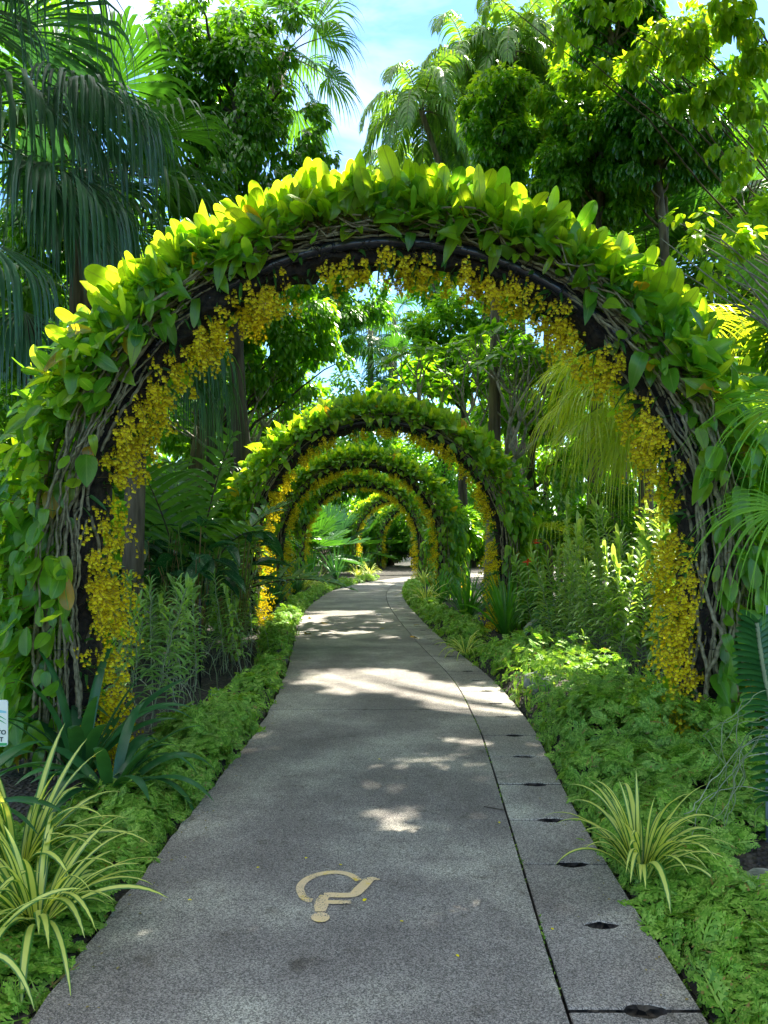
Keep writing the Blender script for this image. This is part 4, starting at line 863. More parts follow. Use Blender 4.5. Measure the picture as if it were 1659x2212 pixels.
# reed orchids
def reed(seed, h, label, group, mkey='reed', per=.050, ll=.21, lw=.034):
    rng = np.random.default_rng(seed); e = empty('reed_orchid', (0, 0, 0), label, 'orchid', group); sb = MB(); n = 14; k = np.linspace(0, 1, n); lx, ly = rng.normal(0, .08, 2)
    pts = np.c_[lx * k ** 1.6 * h, ly * k ** 1.6 * h, k * h] + np.vstack([np.zeros(3), rng.normal(0, .006, (n - 1, 3))]); sb.tube(pts, .0055, 5); sb.build('stem', M['root'], e)
    m = int(h * .78 / per * 2); t = np.linspace(.24, 1, m); q = np.stack([np.interp(t, k, pts[:, i]) for i in range(3)], -1); az = rng.uniform(0, 3.14) + np.where(np.arange(m) % 2, np.pi, 0) + rng.normal(0, .22, m)
    el_ = np.interp(t, [.2, .8, 1], [.45, .8, 1.35]) + rng.normal(0, .12, m); D = np.stack([np.cos(az) * np.cos(el_), np.sin(az) * np.cos(el_), np.sin(el_)], -1)
    S = np.stack([-np.sin(az), np.cos(az), 0 * az], -1); lb = MB(); lb.ribbons(q, D, S, ll * rng.uniform(.75, 1.15, m) * np.interp(t, [.2, .5, 1], [.9, 1.1, .75]), lw * rng.uniform(.8, 1.15, m)[:, None] * np.array([.5, .9, 1, 1, .85, .15]), rng.uniform(.2, .42, m), [.4, .8, 1, 1.2, 1.2], .22)
    lb.build('leaf_row', M[mkey], e); rb = MB()
    for i in range(5):
        z0 = rng.uniform(.1, .5) * h; n = 9; a = rng.uniform(0, 6.28); p = np.array([np.interp(z0 / h, k, pts[:, 0]), np.interp(z0 / h, k, pts[:, 1]), z0]); rp = [p]; d = np.array([math.cos(a), math.sin(a), -.2])
        for j in range(n): d = nrm(d + np.array([0, 0, -.25]) + rng.normal(0, .25, 3)); p = p + d * z0 * .17; p[2] = max(p[2], .01); rp.append(p.copy())
        rb.tube(np.array(rp), .003, 4)
    rb.build('aerial_root', M['root'], e); return e
Grl, Grr = 'reed orchids in the left bed', 'reed orchids in the right bed'
rng = np.random.default_rng(5)
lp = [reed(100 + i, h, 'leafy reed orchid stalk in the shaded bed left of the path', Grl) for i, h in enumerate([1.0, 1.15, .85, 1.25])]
spots = []
while len(spots) < 50:
    y_ = rng.uniform(6.3, 11.6); x_ = byY(EL, y_) - wl(y_) - .10 - rng.uniform(0, 1.0) ** 1.3 * 1.7
    if all((x_ - a) ** 2 + (y_ - b) ** 2 > .030 for a, b in spots) and (y_ < 9.2 or x_ > -3.1) and abs(y_ - 8.2) + abs(x_ + 1.68) > .35: spots.append((x_, y_))
for i, (x_, y_) in enumerate(spots):
    if i < 4: lp[i].location = (x_, y_, 0)
    else: c_ = copy_tree(lp[i % 4], (x_, y_, 0), rng.uniform(0, 6.28), rng.uniform(.85, 1.1)); c_.rotation_euler = (rng.normal(0, .10), rng.normal(0, .10), c_.rotation_euler[2])
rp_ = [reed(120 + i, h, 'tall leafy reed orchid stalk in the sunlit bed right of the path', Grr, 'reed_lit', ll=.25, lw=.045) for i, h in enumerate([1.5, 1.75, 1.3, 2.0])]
spots = []
while len(spots) < 66:
    y_ = rng.uniform(7.0, 11.2); x_ = byY(ER, y_) + wr(y_) + .12 + rng.uniform(0, 1.0) ** 1.3 * 1.5 + max(0, y_ - 9.5) * .5
    if all((x_ - a) ** 2 + (y_ - b) ** 2 > .036 for a, b in spots): spots.append((x_, y_))
for i, (x_, y_) in enumerate(spots):
    if i < 4: rp_[i].location = (x_, y_, 0)
    else: c_ = copy_tree(rp_[i % 4], (x_, y_, 0), rng.uniform(0, 6.28), rng.uniform(.8, 1.08)); c_.rotation_euler = (rng.normal(0, .10), rng.normal(0, .10), c_.rotation_euler[2])

# ------------------------------------------------------------ right side
GY = 'yellow green fan palms right of the path'
fan_palm('fan_palm', (4.0, 11.8, 0), 'glowing yellow green fan palm with long hanging fingers right of the second arch', GY, 4.0, 19, [M['palm_yel'], M['palm_mid']], 55, pet=1.0, Rr=1.5, nseg=40, spread=1.7, split=.30, droop=.42, trunk_r=.09, el=(-.75, .9), azr=(1.6, 5.4), segs=10, cup=.1)
fan_palm('fan_palm', (2.9, 13.6, 0), 'yellowing low fan palm among the red flowers', GY, 1.5, 8, [M['palm_yel'], M['palm_mid']], 56, pet=.6, Rr=.95, nseg=34, spread=1.8, split=.3, droop=.8, trunk_r=.08, el=(-.4, .9), segs=8)
fan_palm('fan_palm', (6.0, 9.6, 0), 'yellow green fan palm beyond the right shoulder of the nearest arch', GY, 4.1, 12, [M['palm_yel'], M['palm_mid']], 57, pet=.9, Rr=1.3, nseg=38, spread=1.8, split=.35, droop=.5, trunk_r=.12, el=(-.6, 1.1), azr=(1.5, 5.2), segs=9)
# fingers reaching in from the right edge
e = empty('fan_palm', (2.35, 3.35, 0), 'lime fan palm with long thin fingers reaching in at the right edge', 'palm', GY)
mb = MB(); mb.tube(np.array([[0, 0, 0], [.02, 0, .6], [0, .02, 1.3]]), [.06, .05, .045], 8); mb.build('trunk', M['bark'], e)
for (x, y, Y, az, elv, rr, sd) in [(1690, 1085, 3.25, math.pi * 1.02, -.12, .56, 1), (1720, 860, 3.35, math.pi * 1.02, -.22, .6, 2)]:
    d = np.array([math.cos(az) * math.cos(elv), math.sin(az) * math.cos(elv), math.sin(elv)]); h = P(x, y, Y) - np.array([2.35, 3.35, 0])
    fan_frond(e, h - nrm(d) * .35, d, (0, -.75, .66), .35, rr, 26, 1.3, .22, .30, [M['palm_lime'], M['palm_mid']], np.random.default_rng(sd), .8, .02, .1, 10)
# round pleated leaf palm
e = empty('round_leaf_palm', (gx(1720, 7.2), 7.2, 0), 'palm with round pleated lime leaves at the right edge above the arch', 'palm')
mb = MB(); mb.tube(np.array([[0, 0, 0], [.02, 0, 1.8], [0, .02, 3.2]]), [.07, .06, .05], 8); mb.build('trunk', M['bark'], e)
for (x, y, Y, rr, az, tl) in [(1650, 560, 7.0, .52, 2.9, .3), (1700, 700, 7.3, .5, 2.4, .6), (1720, 430, 7.6, .45, 2.2, .4)]:
    h = P(x, y, Y) - np.array([gx(1720, 7.2), 7.2, 0]); d = np.array([math.cos(az), 0, math.sin(az)])
    fan_frond(e, h - d * .4, d, (.25, -1, tl), .4, rr, 46, 2.9, .93, 0, [M['palm_lime'], M['palm_mid']], np.random.default_rng(int(x)), 1, 0, .08, 8)
# dark pleated fans and a shaggy crown above the arch at right
fan_palm('fan_palm', (gx(1400, 17), 17, 0), 'dark stiff fan palm below the round tree crown at upper right', 'dark fan palms at upper right', P(0, 600, 17)[2], 12, pd_, 58, pet=1.3, Rr=1.7, nseg=34, spread=1.5, split=.75, droop=.1, trunk_r=.1, el=(.0, 1.3), segs=7)
fan_palm('fan_palm', (gx(1610, 16), 16, 0), 'dark fan palm with shaggy brown crown at upper right', 'dark fan palms at upper right', P(0, 470, 16)[2], 14, [M['palm_mid'], M['bark']], 59, pet=1.4, Rr=1.9, nseg=34, spread=1.6, split=.6, droop=.3, trunk_r=.14, el=(-.5, 1.3), segs=7)
# slim trees wrapped in foliage
GT = 'slim trees clothed in leaves at upper right'
def slim(x, Y, lst, n, m, seed, label, th, r=.10, size=.13, T=LEAF_W):
    loc = (gx(x, Y), Y, 0)
    lst = [(a, b - 5, c * 1.18, d * 1.2) for a, b, c, d in lst]
    return leafy('leaf_clad_tree', loc, label, GT, bl(loc, Y, lst), int(n * 1.3), size, M[m], seed, th, r, T=T, nclump=60, clump=.34, down=.9, tmat='bark')
slim(1068, 16, [(1065, 240, 52, 50), (1068, 320, 62, 70), (1070, 400, 55, 50), (1060, 460, 40, 30)], 6500, 't_mid', 73, 'slim column of dark leaves standing against the sky', 9.5, size=.14)
slim(1068, 16.3, [(1085, 205, 60, 35), (1110, 250, 25, 40), (1020, 260, 25, 35)], 1500, 't_lime', 74, 'lime flush of leaves on top of the slim leafy column', 9.8, size=.16)
slim(1290, 15, [(1240, 330, 70, 75), (1285, 430, 95, 55), (1230, 230, 40, 50), (1190, 440, 50, 45)], 7500, 't_mid', 75, 'dark leafy tree between the slim column and the round crown', 9.2, .13)
slim(1290, 15.6, [(1215, 250, 55, 60), (1260, 200, 55, 50), (1185, 340, 30, 50), (1310, 270, 50, 70)], 3200, 't_lime', 76, 'sunlit yellow green tree behind the dark leafy one', 10.0, .13, size=.16)
slim(1437, 14, [(1430, 220, 100, 55), (1445, 310, 105, 65), (1400, 350, 70, 50), (1500, 250, 65, 55)], 8500, 't_blue', 77, 'round crowned dark tree on a bare brown trunk at upper right', 8.8, .11, size=.14)
slim(1437, 14.8, [(1360, 250, 60, 80), (1370, 360, 60, 60), (1430, 150, 80, 50)], 3600, 't_lime', 78, 'sunlit green tree behind the round crown', 9.2, .11, size=.15)
slim(1330, 18, [(1330, 60, 75, 70), (1380, 110, 60, 60), (1290, 20, 60, 50)], 5000, 't_dark', 79, 'dark tree crown touching the top edge right of centre', 13.5, .16, size=.18)
# overhanging branches of lime leaves
loc = (7.0, 10.5, 0)
ov = leafy('overhanging_tree', loc, 'tree reaching in from the right with sprays of lime leaves against the sky', None,
      bl(loc, 9.5, [(1250, 50, 75, 45), (1185, 90, 40, 30), (1290, 110, 45, 40), (1350, 30, 60, 35), (1440, 110, 90, 60), (1540, 60, 90, 60), (1560, 210, 70, 60), (1480, 200, 50, 45), (1620, 130, 70, 80), (1580, 360, 55, 50), (1630, 300, 45, 60), (1540, 300, 30, 30), (1640, 430, 30, 30), (1080, 5, 50, 20), (1170, 10, 60, 25)]), 1500, .15, M['t_lime'], 83, 8.5, .06, T=HEARTS[1], nclump=80, clump=.30, down=1.2, limbs=16, shell=.3, tmat='bark')
loc = (4.6, 6.3, 0)
leafy('twiggy_shrub', loc, 'sparse twiggy shrub with lime sprigs above the right shoulder of the nearest arch', None,
      bl(loc, 6.3, [(1450, 460, 26, 18), (1515, 475, 28, 16), (1480, 520, 30, 22), (1410, 530, 20, 16), (1600, 520, 30, 40), (1560, 590, 40, 30)]), 230, .09, M['t_lime'], 84, 3.0, .05, T=HEARTS[0], nclump=16, clump=.6, down=.9, limbs=16, shell=.2, cat='shrub', tmat='bark_g')

# feather palms against the sky
GF = 'feather palms against the sky right of centre'
fp = []
for i, (x, y, Y, s_) in enumerate([(910, 240, 27, 1), (1010, 140, 29, 2), (1110, 110, 28, 3), (850, 390, 33, 4), (1180, 190, 30, 5), (1000, 330, 30, 6), (1105, 290, 31, 7), (1210, 90, 30, 8)]):
    lb_ = ['feather palm nearest the open sky, crown left of the cluster', 'tall feather palm at the top of the cluster left of its twin', 'tall feather palm with white sheen at the top of the cluster', 'low feather palm just above the left crest of the arch', 'feather palm behind the lime tree top', 'feather palm behind the slim leafy column on its left', 'feather palm behind the slim leafy column on its right', 'feather palm touching the dark crown at the top'][i]
    ln_ = max(0, 5.2 - gx(x, Y)); feather_palm('feather_palm', (gx(x, Y) + ln_, Y, 0), lb_, GF, P(x, y, Y)[2], 17, [M['palm_sky'], M['bark']], 200 + i, ln=3.2 if i != 3 else 2.5, el=(.0, 1.3), trunk_r=.11, ll=.95, lw=.075, grav=.26, lgrav=.9, nleaf=44, segs=4, lean=(-ln_, 0))
# palms seen small in the gap through the arch
for i, (x, y, Y) in enumerate([(800, 715, 50), (852, 690, 54), (845, 780, 49)]):
    fan_palm('tall_fan_palm', (gx(x, Y), Y, 0), ['shaggy fan palm left of the bright gap inside the nearest arch', 'slender palm standing in the bright gap inside the nearest arch', 'low fan palm in the bright gap just above the second arch'][i], 'palms in the bright gap', P(x, y, Y)[2], 14, [M['palm_dark'], M['bark_d']], 220 + i, pet=1.3, Rr=2.0, nseg=26, spread=1.7, split=.5, droop=.7, trunk_r=.18, el=(-1.1, 1.2), segs=6)

GR_ = 'trees walling in the right side'
backdrop(1000, 24, [(960, 700, 80, 60), (1000, 780, 100, 80), (930, 780, 50, 60), (1080, 700, 80, 60), (920, 690, 30, 30)], 8000, .24, 't_mid', 301, 'bright leafy tree right of the gap inside the nearest arch', GR_, nclump=60)
backdrop(1150, 21, [(1130, 820, 110, 110), (1200, 950, 120, 110), (1080, 950, 80, 90), (1250, 1080, 100, 80)], 9000, .22, 't_mid', 302, 'leafy tree behind the glowing yellow palm', GR_, nclump=60)
backdrop(1330, 18, [(1300, 620, 150, 90), (1450, 560, 130, 90), (1400, 760, 140, 120), (1180, 560, 90, 70)], 9000, .20, 't_mid', 303, 'leafy tree behind the right shoulder of the nearest arch', GR_, nclump=60)
backdrop(1580, 13, [(1560, 760, 140, 130), (1640, 520, 110, 120), (1600, 1000, 150, 130)], 8000, .18, 't_mid', 304, 'leafy tree at the right edge behind the arch leg', GR_, nclump=60)
backdrop(1560, 20, [(1560, 280, 120, 110), (1500, 430, 150, 110), (1630, 420, 110, 110)], 7000, .26, 't_dark', 305, 'dark tree behind the overhanging branches at right', GR_, nclump=60)
backdrop(1130, 34, [(1040, 420, 100, 90), (1150, 480, 110, 90), (900, 480, 110, 70), (1000, 560, 150, 90), (1230, 330, 70, 90)], 8000, .34, 't_mid', 306, 'hazy bright tree under the feather palms', GR_, nclump=60)
backdrop(640, 36, [(690, 520, 90, 80), (760, 620, 90, 70), (700, 720, 90, 80), (650, 430, 70, 50)], 7000, .34, 't_dark', 307, 'distant dark tree left of the bright gap', GR_, nclump=60)
backdrop(960, 46, [(940, 900, 90, 80), (1020, 1000, 110, 90), (960, 1090, 80, 70)], 6000, .34, 't_mid', 308, 'distant bright tree behind the right of the third arch', GR_, nclump=50)
backdrop(660, 48, [(760, 880, 100, 70), (700, 980, 110, 90), (800, 1020, 90, 70), (720, 1110, 110, 60)], 7000, .36, 't_dark', 309, 'distant dark tree behind the left of the third arch', GR_, nclump=50)
backdrop(1000, 47.5, [(860, 1080, 90, 60), (900, 1000, 90, 60), (860, 1170, 110, 50), (950, 1170, 90, 60), (830, 930, 70, 50)], 8000, .36, 't_mid', 310, 'distant tree closing the view at the end of the arches', GR_, nclump=60)
backdrop(1330, 23, [(1290, 130, 90, 90), (1380, 230, 110, 110), (1240, 330, 100, 120), (1480, 130, 100, 100), (1420, 420, 130, 90), (1190, 430, 70, 80)], 9000, .24, 't_lime', 315, 'tall sunlit yellow green tree behind the leaf clad ones', GR_, nclump=70)
backdrop(1400, 30, [(1300, 900, 170, 140), (1450, 1050, 160, 110), (1550, 880, 150, 150), (1180, 1080, 110, 90), (1350, 700, 150, 110)], 9000, .32, 't_mid', 314, 'distant leafy tree between the right trunks', GR_, nclump=60)
backdrop(1500, 9.6, [(1560, 1200, 130, 110), (1480, 1330, 90, 90), (1640, 1350, 110, 110), (1420, 1180, 60, 60)], 5000, .16, 't_mid', 311, 'leafy shrub behind the right leg of the nearest arch', GR_, 'leafy_shrub', nclump=60)
backdrop(1240, 14.5, [(1240, 1170, 80, 70), (1330, 1120, 90, 90), (1160, 1130, 60, 70), (1300, 1250, 90, 60)], 6000, .14, 't_mid', 312, 'sunlit shrub behind the right reed orchids', GR_, 'leafy_shrub', nclump=60)
backdrop(1750, 8, [(1850, 600, 200, 260), (1800, 1100, 130, 250)], 3500, .22, 't_mid', 313, 'tree standing outside the right edge of the view', GR_, nclump=50)
for i_, (x_, Y_) in enumerate([(-3.5, 47), (-.5, 48.5), (2.6, 47.5), (5.4, 46), (8.2, 44), (11, 42)]):
    backdrop(829.5 + x_ * F / Y_, Y_, [(829.5 + x_ * F / Y_, 1170, 75, 45), (829.5 + (x_ + .8) * F / Y_, 1190, 60, 30)], 2600, .3, 't_mid' if i_ % 2 else 't_dark', 350 + i_, ['dark shrub closing the far end left of the arches', 'green shrub behind the left leg of the farthest arch', 'dark shrub closing the far end inside the farthest arch', 'green shrub behind the right leg of the farthest arch', 'dark shrub where the path leaves the view', 'green shrub at the outer side of the far bend'][i_], 'shrubs closing the far end', 'leafy_shrub', nclump=30)
Gsh = 'shrubs along the back of the beds'
for i_, (x, Y, y, rx, ry, m, lb_) in enumerate([(400, 13, 1130, 90, 80, 't_dark', 'dark shrub behind the young pleated palm'), (250, 12.5, 1180, 110, 110, 't_dark', 'dark shrub behind the left garland of the nearest arch'), (490, 16.5, 1170, 60, 70, 't_dark', 'dark shrub outside the second arch left leg'), (700, 40, 1160, 60, 50, 't_dark', 'dark shrub inside the fourth arch'), (790, 50, 1180, 60, 50, 't_mid', 'green shrub inside the farthest arch'), (970, 23, 1130, 50, 60, 't_mid', 'shrub right of the third arch leg'), (1120, 17, 1150, 60, 60, 't_mid', 'shrub right of the second arch leg'), (620, 31, 1140, 50, 70, 't_dark', 'dark shrub left of the fourth arch leg'), (570, 23, 1160, 60, 70, 't_dark', 'dark shrub left of the third arch leg'), (60, 9, 1350, 150, 160, 't_dark', 'dark shrub behind the left leg of the nearest arch')]):
    backdrop(x, Y, [(x, y, rx, ry), (x + rx * .5, y + ry * .5, rx * .7, ry * .7), (x - rx * .5, y + ry * .6, rx * .7, ry * .6)], 3200, .12 + Y * .004, m, 330 + i_, lb_, Gsh, 'leafy_shrub', nclump=36)
Gdf = 'dark fan palms in the shade at the bend'
for i_, (x, Y) in enumerate([(700, 36), (660, 33), (760, 43), (815, 47)]):
    fan_palm('low_fan_palm', (gx(x, Y), Y, 0), ['large dark fan leaf palm inside the fourth arch', 'dark low fan palm beside the fourth arch left leg', 'dark low fan palm between the fifth and last arches', 'dark low fan palm inside the farthest arch'][i_], Gdf, .9, 12, [M['palm_blue'] if i_ == 0 else M['palm_dark'], M['bark_d']], 240 + i_, pet=1.3, Rr=1.3, nseg=24, spread=1.9, split=.8, droop=.15, el=(.2, 1.3), segs=5)

# far wood that reads as one mass
rng = np.random.default_rng(404); mb = MB(); m_ = 46000; K_ = 1000
a_ = rng.uniform(-1.25, 1.25, K_); d_ = rng.uniform(58, 74, K_); hmax = np.interp(np.abs(a_), [0, .05, .12, .3, 1.3], [9, 10, 13, 17, 20]) * (.85 + .2 * np.sin(a_ * 23) * np.sin(a_ * 9 + 1)); cz = hmax * rng.uniform(.02, 1, K_) ** .8
cc = np.stack([np.sin(a_) * d_, np.cos(a_) * d_, cz], -1); w_ = rng.integers(0, K_, m_); o_ = rsph(m_, rng) * rng.uniform(.3, 1, (m_, 1)) * 1.7
mb.inst(LEAF, cc[w_] + o_ + [0, 0, .3], frames(nrm(o_) + rsph(m_, rng) * .6 - [0, 0, .5], rsph(m_, rng) + [0, 0, 1]), rng.uniform(.5, .95, m_)); tag(mb.build('distant_woodland', M['t_mid']), 'far green wood closing the view behind all the arches and trees', 'woodland', None, 'stuff')

# red flowers
for i_, (x, y, Y) in enumerate([(1160, 1165, 12.6), (1140, 1208, 12.4), (1118, 1150, 13.4)]):
    p = P(x, y, Y); e = empty('red_flower', (p[0], Y, 0), ['red flower head highest among the blades', 'red flower head lowest and nearest the fern bank', 'red flower head partly behind the arch vine'][i_], 'flower', 'red flowers right of the second arch')
    mb = MB(); mb.tube(np.array([[0, 0, 0], [.02, 0, p[2] * .5], [0, 0, p[2]]]), .006, 5); mb.build('stem', M['spray'], e)
    mb = MB(); m_ = 9; a = RNG.uniform(0, 6.28, m_); D = np.stack([np.cos(a), np.sin(a), RNG.uniform(-.2, 1.2, m_)], -1)
    mb.ribbons(np.tile([[0, 0, p[2] - .04]], (m_, 1)) + RNG.normal(0, .02, (m_, 3)), D, rsph(m_), .11, np.full((m_, 1), .028) * np.array([.5, 1, .7, .05]), .2, [1, 1, 1], .2); mb.build('bract', M['red'], e)

# ------------------------------------------------------------ small things
def stone(name, loc, r, label, m, seed):
    rng = np.random.default_rng(seed); bm = bmesh.new(); bmesh.ops.create_icosphere(bm, subdivisions=3, radius=1)
    k = rng.normal(0, 1, (6, 3))
    for v in bm.verts:
        q = np.array(v.co); f = 1 + .13 * math.sin(q @ k[0] * 2) + .10 * math.sin(q @ k[1] * 3 + 1) + .05 * math.sin(q @ k[2] * 7); v.co = Vector(tuple(np.array(r) * q * f))
    me = bpy.data.meshes.new(name); bm.to_mesh(me); bm.free(); me.materials.append(m); o = bpy.data.objects.new(name, me); COL.objects.link(o); o.location = loc; tag(o, label, 'rock', 'rocks along the path')
    for p_ in me.polygons: p_.use_smooth = True
stone('rock', (-1.42, 10.0, .09), (.14, .15, .13), 'dark rock by the left edge of the path under the ferns', M['rock'], 1)
stone('rock', (-1.30, 9.7, .05), (.09, .10, .08), 'smaller dark rock in front of another at the left path edge', M['rock'], 2)
stone('rock', (1.47, 7.25, .22), (.13, .13, .12), 'pale grey rock half buried in the fern bank at right', M['rock_l'], 3)
stone('rock', (1.72, 3.4, .04), (.13, .10, .07), 'mossy rock on the dark mulch at lower right', M['rock_l'], 4)

# sign at the left edge
sx, sy, sz0, sz1 = gx(17, 3.5), 3.5, EYE + (1168 - 1612) * 3.5 / F, EYE + (1168 - 1512) * 3.5 / F
e = empty('sign', (sx - .14, sy, 0), 'small white sign with green leaves and lettering at the left edge', 'sign')
mb = MB(); wd_, hh = .28, sz1 - sz0; cs_ = []
for cx, cz, a0 in ((1, 1, 0), (-1, 1, 90), (-1, -1, 180), (1, -1, 270)):
    for a in np.linspace(a0, a0 + 90, 5): cs_.append([cx * (wd_ / 2 - .012) + .012 * math.cos(R(a)), 0, cz * (hh / 2 - .012) + .012 * math.sin(R(a))])
cs_ = np.array(cs_); V = np.vstack([cs_ + [0, -.003, 0], cs_ + [0, .003, 0]]); k = len(cs_); ii = np.arange(k)
mb.add(V + [0, 0, (sz0 + sz1) / 2], [ii[None][:, ::-1] * 1, (ii + k)[None], np.stack([ii, (ii + 1) % k, (ii + 1) % k + k, ii + k], -1)]); mb.build('panel', plain('sign_white', (.72, .76, .70), .4), e, smooth=False)
mb = MB(); mb.tube(np.array([[0, .012, 0], [0, .012, sz1 - .02]]), .008, 6); mb.build('post', plain('sign_post', (.3, .3, .3), .5), e)
gm = plain('sign_green', (.05, .35, .12), .4)
mb = MB(); mb.box((0, -.0045, sz0 + .010), (wd_ - .006, .002, .012)); mb.build('green_band', gm, e, smooth=False)
for j in range(2):
    mb = MB(); t = np.linspace(0, 1, 8); px = -.02 + .155 * t; pz = sz1 - .075 - j * .018 + .018 * np.sin(t * 2.2) - .03 * t ** 3; wdt = .010 * np.sin(np.pi * (t * .85 + .1))
    V = np.vstack([np.c_[px, np.full(8, -.0045 - j * .0004), pz + wdt / 2], np.c_[px, np.full(8, -.0045 - j * .0004), pz - wdt / 2]]); ii = np.arange(7); mb.add(V, np.stack([ii, ii + 8, ii + 9, ii + 1], -1)); mb.build('leaf_mark', gm, e, smooth=False)
mb = MB(); t = np.linspace(0, 1, 8); px = .02 + .115 * t; mb.add(np.vstack([np.c_[px, np.full(8, -.0043), sz1 - .045 + .008 * np.sin(t * 4)], np.c_[px, np.full(8, -.0043), sz1 - .06 + .004 * np.sin(t * 3)]]), np.stack([np.arange(7), np.arange(7) + 8, np.arange(7) + 9, np.arange(7) + 1], -1)); mb.build('blue_mark', plain('sign_blue', (.25, .55, .62), .4), e, smooth=False)
ink = plain('sign_ink', (.03, .06, .07), .5)
for txt, z_, xr in (('TO', sz0 + .055, .134), ('T', sz0 + .023, .121)):
    c = bpy.data.curves.new('lettering', 'FONT'); c.body = txt; c.size = .028; c.align_x = 'RIGHT'; c.extrude = .0006; c.offset = .0008; c.materials.append(ink)
    tmp = bpy.data.objects.new('lettering', c); me = bpy.data.meshes.new_from_object(tmp); bpy.data.objects.remove(tmp)
    o = bpy.data.objects.new('lettering', me); COL.objects.link(o); o.parent = e; o.location = (xr, -.0045, z_); o.rotation_euler = (R(90), 0, 0)
# plant label on a stake
Yp = 7.3; p = P(465, 1495, Yp); e = empty('plant_label', (p[0], Yp, 0), 'small slate blue plant label tilted up beside the left ferns', 'plant label')
mb = MB(); mb.tube(np.array([[0, .01, 0], [0, .005, p[2]]]), .005, 6); mb.build('stake', plain('stake', (.1, .1, .1), .5), e)
mb = MB(); mb.box((0, 0, 0), (.11, .08, .004)); o = mb.build('plate', plain('label_plate', (.16, .20, .30), .35), e, smooth=False); o.location = (0, 0, p[2]); o.rotation_euler = (R(35), 0, R(-12))
for i_ in range(3):
    mb = MB(); mb.box((0, 0, 0), (.045 - .01 * i_, .0035, .001)); q = mb.build('text_line', plain('label_text', (.6, .62, .65), .5), o, smooth=False); q.location = (0, .014 - .012 * i_, .003)
# stake inside the left bed
mb = MB(); mb.tube(np.array([[0, 0, 0], [0, 0, .95]]), .012, 7); o = mb.build('support_stake', M['pipe']); o.location = (gx(432, 8.2), 8.2, 0); tag(o, 'thin black stake standing among the left reed orchids', 'stake')
# vanda on a grey post at the right edge
vx, vy = gx(1680, 3.75), 3.75
mb = MB(); mb.tube(np.array([[0, 0, 0], [0, 0, 1.25]]), .014, 8); o = mb.build('support_post', plain('post_grey', (.22, .26, .33), .4)); o.location = (vx - .02, vy + .05, 0); tag(o, 'slim blue grey post carrying the orchid at the right edge', 'post')
e = empty('vanda_orchid', (vx, vy, 0), 'dark green orchid with two ranks of thick leaves and curling roots at the right edge', 'orchid')
rng = np.random.default_rng(9); mb = MB(); pts = np.array([[-.10, 0, 1.17], [-.07, 0, .95], [-.02, 0, .7], [.02, 0, .35], [.03, 0, .1]]); pts = cat_rom(pts, 6); mb.tube(pts, .011, 6); mb.build('stem', M['root'], e)
for az0 in (0,):
    lb = MB(); m_ = 56; t = np.linspace(0, .8, m_); kx = np.linspace(0, 1, len(pts)); q = np.stack([np.interp(t, kx, pts[:, i]) for i in range(3)], -1); az = np.where(np.arange(m_) % 2, 0, np.pi) + rng.normal(0, .12, m_) - .3
    el_ = np.interp(t, [0, .25, 1], [1.0, .55, .1]); D = np.stack([np.cos(az) * np.cos(el_), np.sin(az) * np.cos(el_), np.sin(el_)], -1); S = np.stack([-np.sin(az) * .5, np.cos(az) * .5, .8 + 0 * az], -1)
    lb.ribbons(q, D, S, np.interp(t, [0, .2, 1], [.10, .14, .13]), np.full((m_, 1), .036) * np.array([.8, 1, 1, 1, .9, .3]), .16, [1] * 5, .28); lb.build('leaf_row', M['strap'], e)
rb = MB()
for i in range(13):
    z0 = rng.uniform(.25, .95); a = rng.uniform(1.8, 4.6); p = np.array([np.interp(-z0, -pts[:, 2], pts[:, 0]), 0, z0]); d = nrm(np.array([math.cos(a), math.sin(a) * .6, -.1])); rp = [p.copy()]
    for j in range(22): d = nrm(d + np.array([0, 0, -.14]) + rng.normal(0, .26, 3)); p = p + d * rng.uniform(.02, .04); p[2] = max(p[2], .03); rp.append(p.copy())
    rb.tube(np.array(rp), rng.uniform(.0015, .0028), 5)
rb.build('aerial_root', M['root'], e)
# fallen leaves and petals
lm = leafmat('fallen_leaf', [(.16, .14, .04), (.28, .22, .08), (.12, .16, .05)], .2)
for i_, (x, y, s_) in enumerate([(690, 1352, .16), (672, 1340, .12), (830, 1362, .14), (885, 1383, .15), (665, 1375, .20), (905, 1355, .12), (655, 1310, .1)]):
    Yg = EYE * F / (y - 1168); mb = MB(); mb.inst(HEARTS[i_ % 5], np.zeros((1, 3)), frames(np.array([[math.cos(i_ * 2.0), math.sin(i_ * 2.0), .06]]), np.array([[.1, .1, 1.0]])), s_)
    o = mb.build('fallen_leaf', lm); o.location = (gx(x, Yg), Yg, TOP + .018); tag(o, 'dry fallen leaf lying on the shaded path beyond the light patch', 'leaf', 'fallen leaves on the path')
pmx = M['oncid']
for i_, (x, y) in enumerate([(792, 1961), (660, 1868), (735, 1885), (1080, 1790), (1190, 2025), (870, 2010), (820, 1650), (985, 2085), (560, 1890), (410, 1960)]):
    Yg = EYE * F / (y - 1168); mb = MB(); mb.inst(FLT, np.zeros((1, 3)), frames(np.array([[math.cos(i_ * 2.3), math.sin(i_ * 2.3), .1]]), np.array([[.2, 0, 1.0]])), .016 if i_ else .024)
    o = mb.build('fallen_petal', pmx); o.location = (gx(x, Yg), Yg, TOP + .006); tag(o, 'tiny yellow petal fallen on the grey path', 'petal', 'yellow petals on the path')
rng = np.random.default_rng(31); m_ = 420; mb = MB(); y = 1.6 + 12 * rng.uniform(size=m_) ** 1.3; side = rng.uniform(size=m_) < .6; off = np.abs(rng.normal(0, .12, m_)) + .02
x = np.where(side, byY(EL, y) + off, byY(ER, y) - off * .8); a = rng.uniform(0, 6.28, m_)
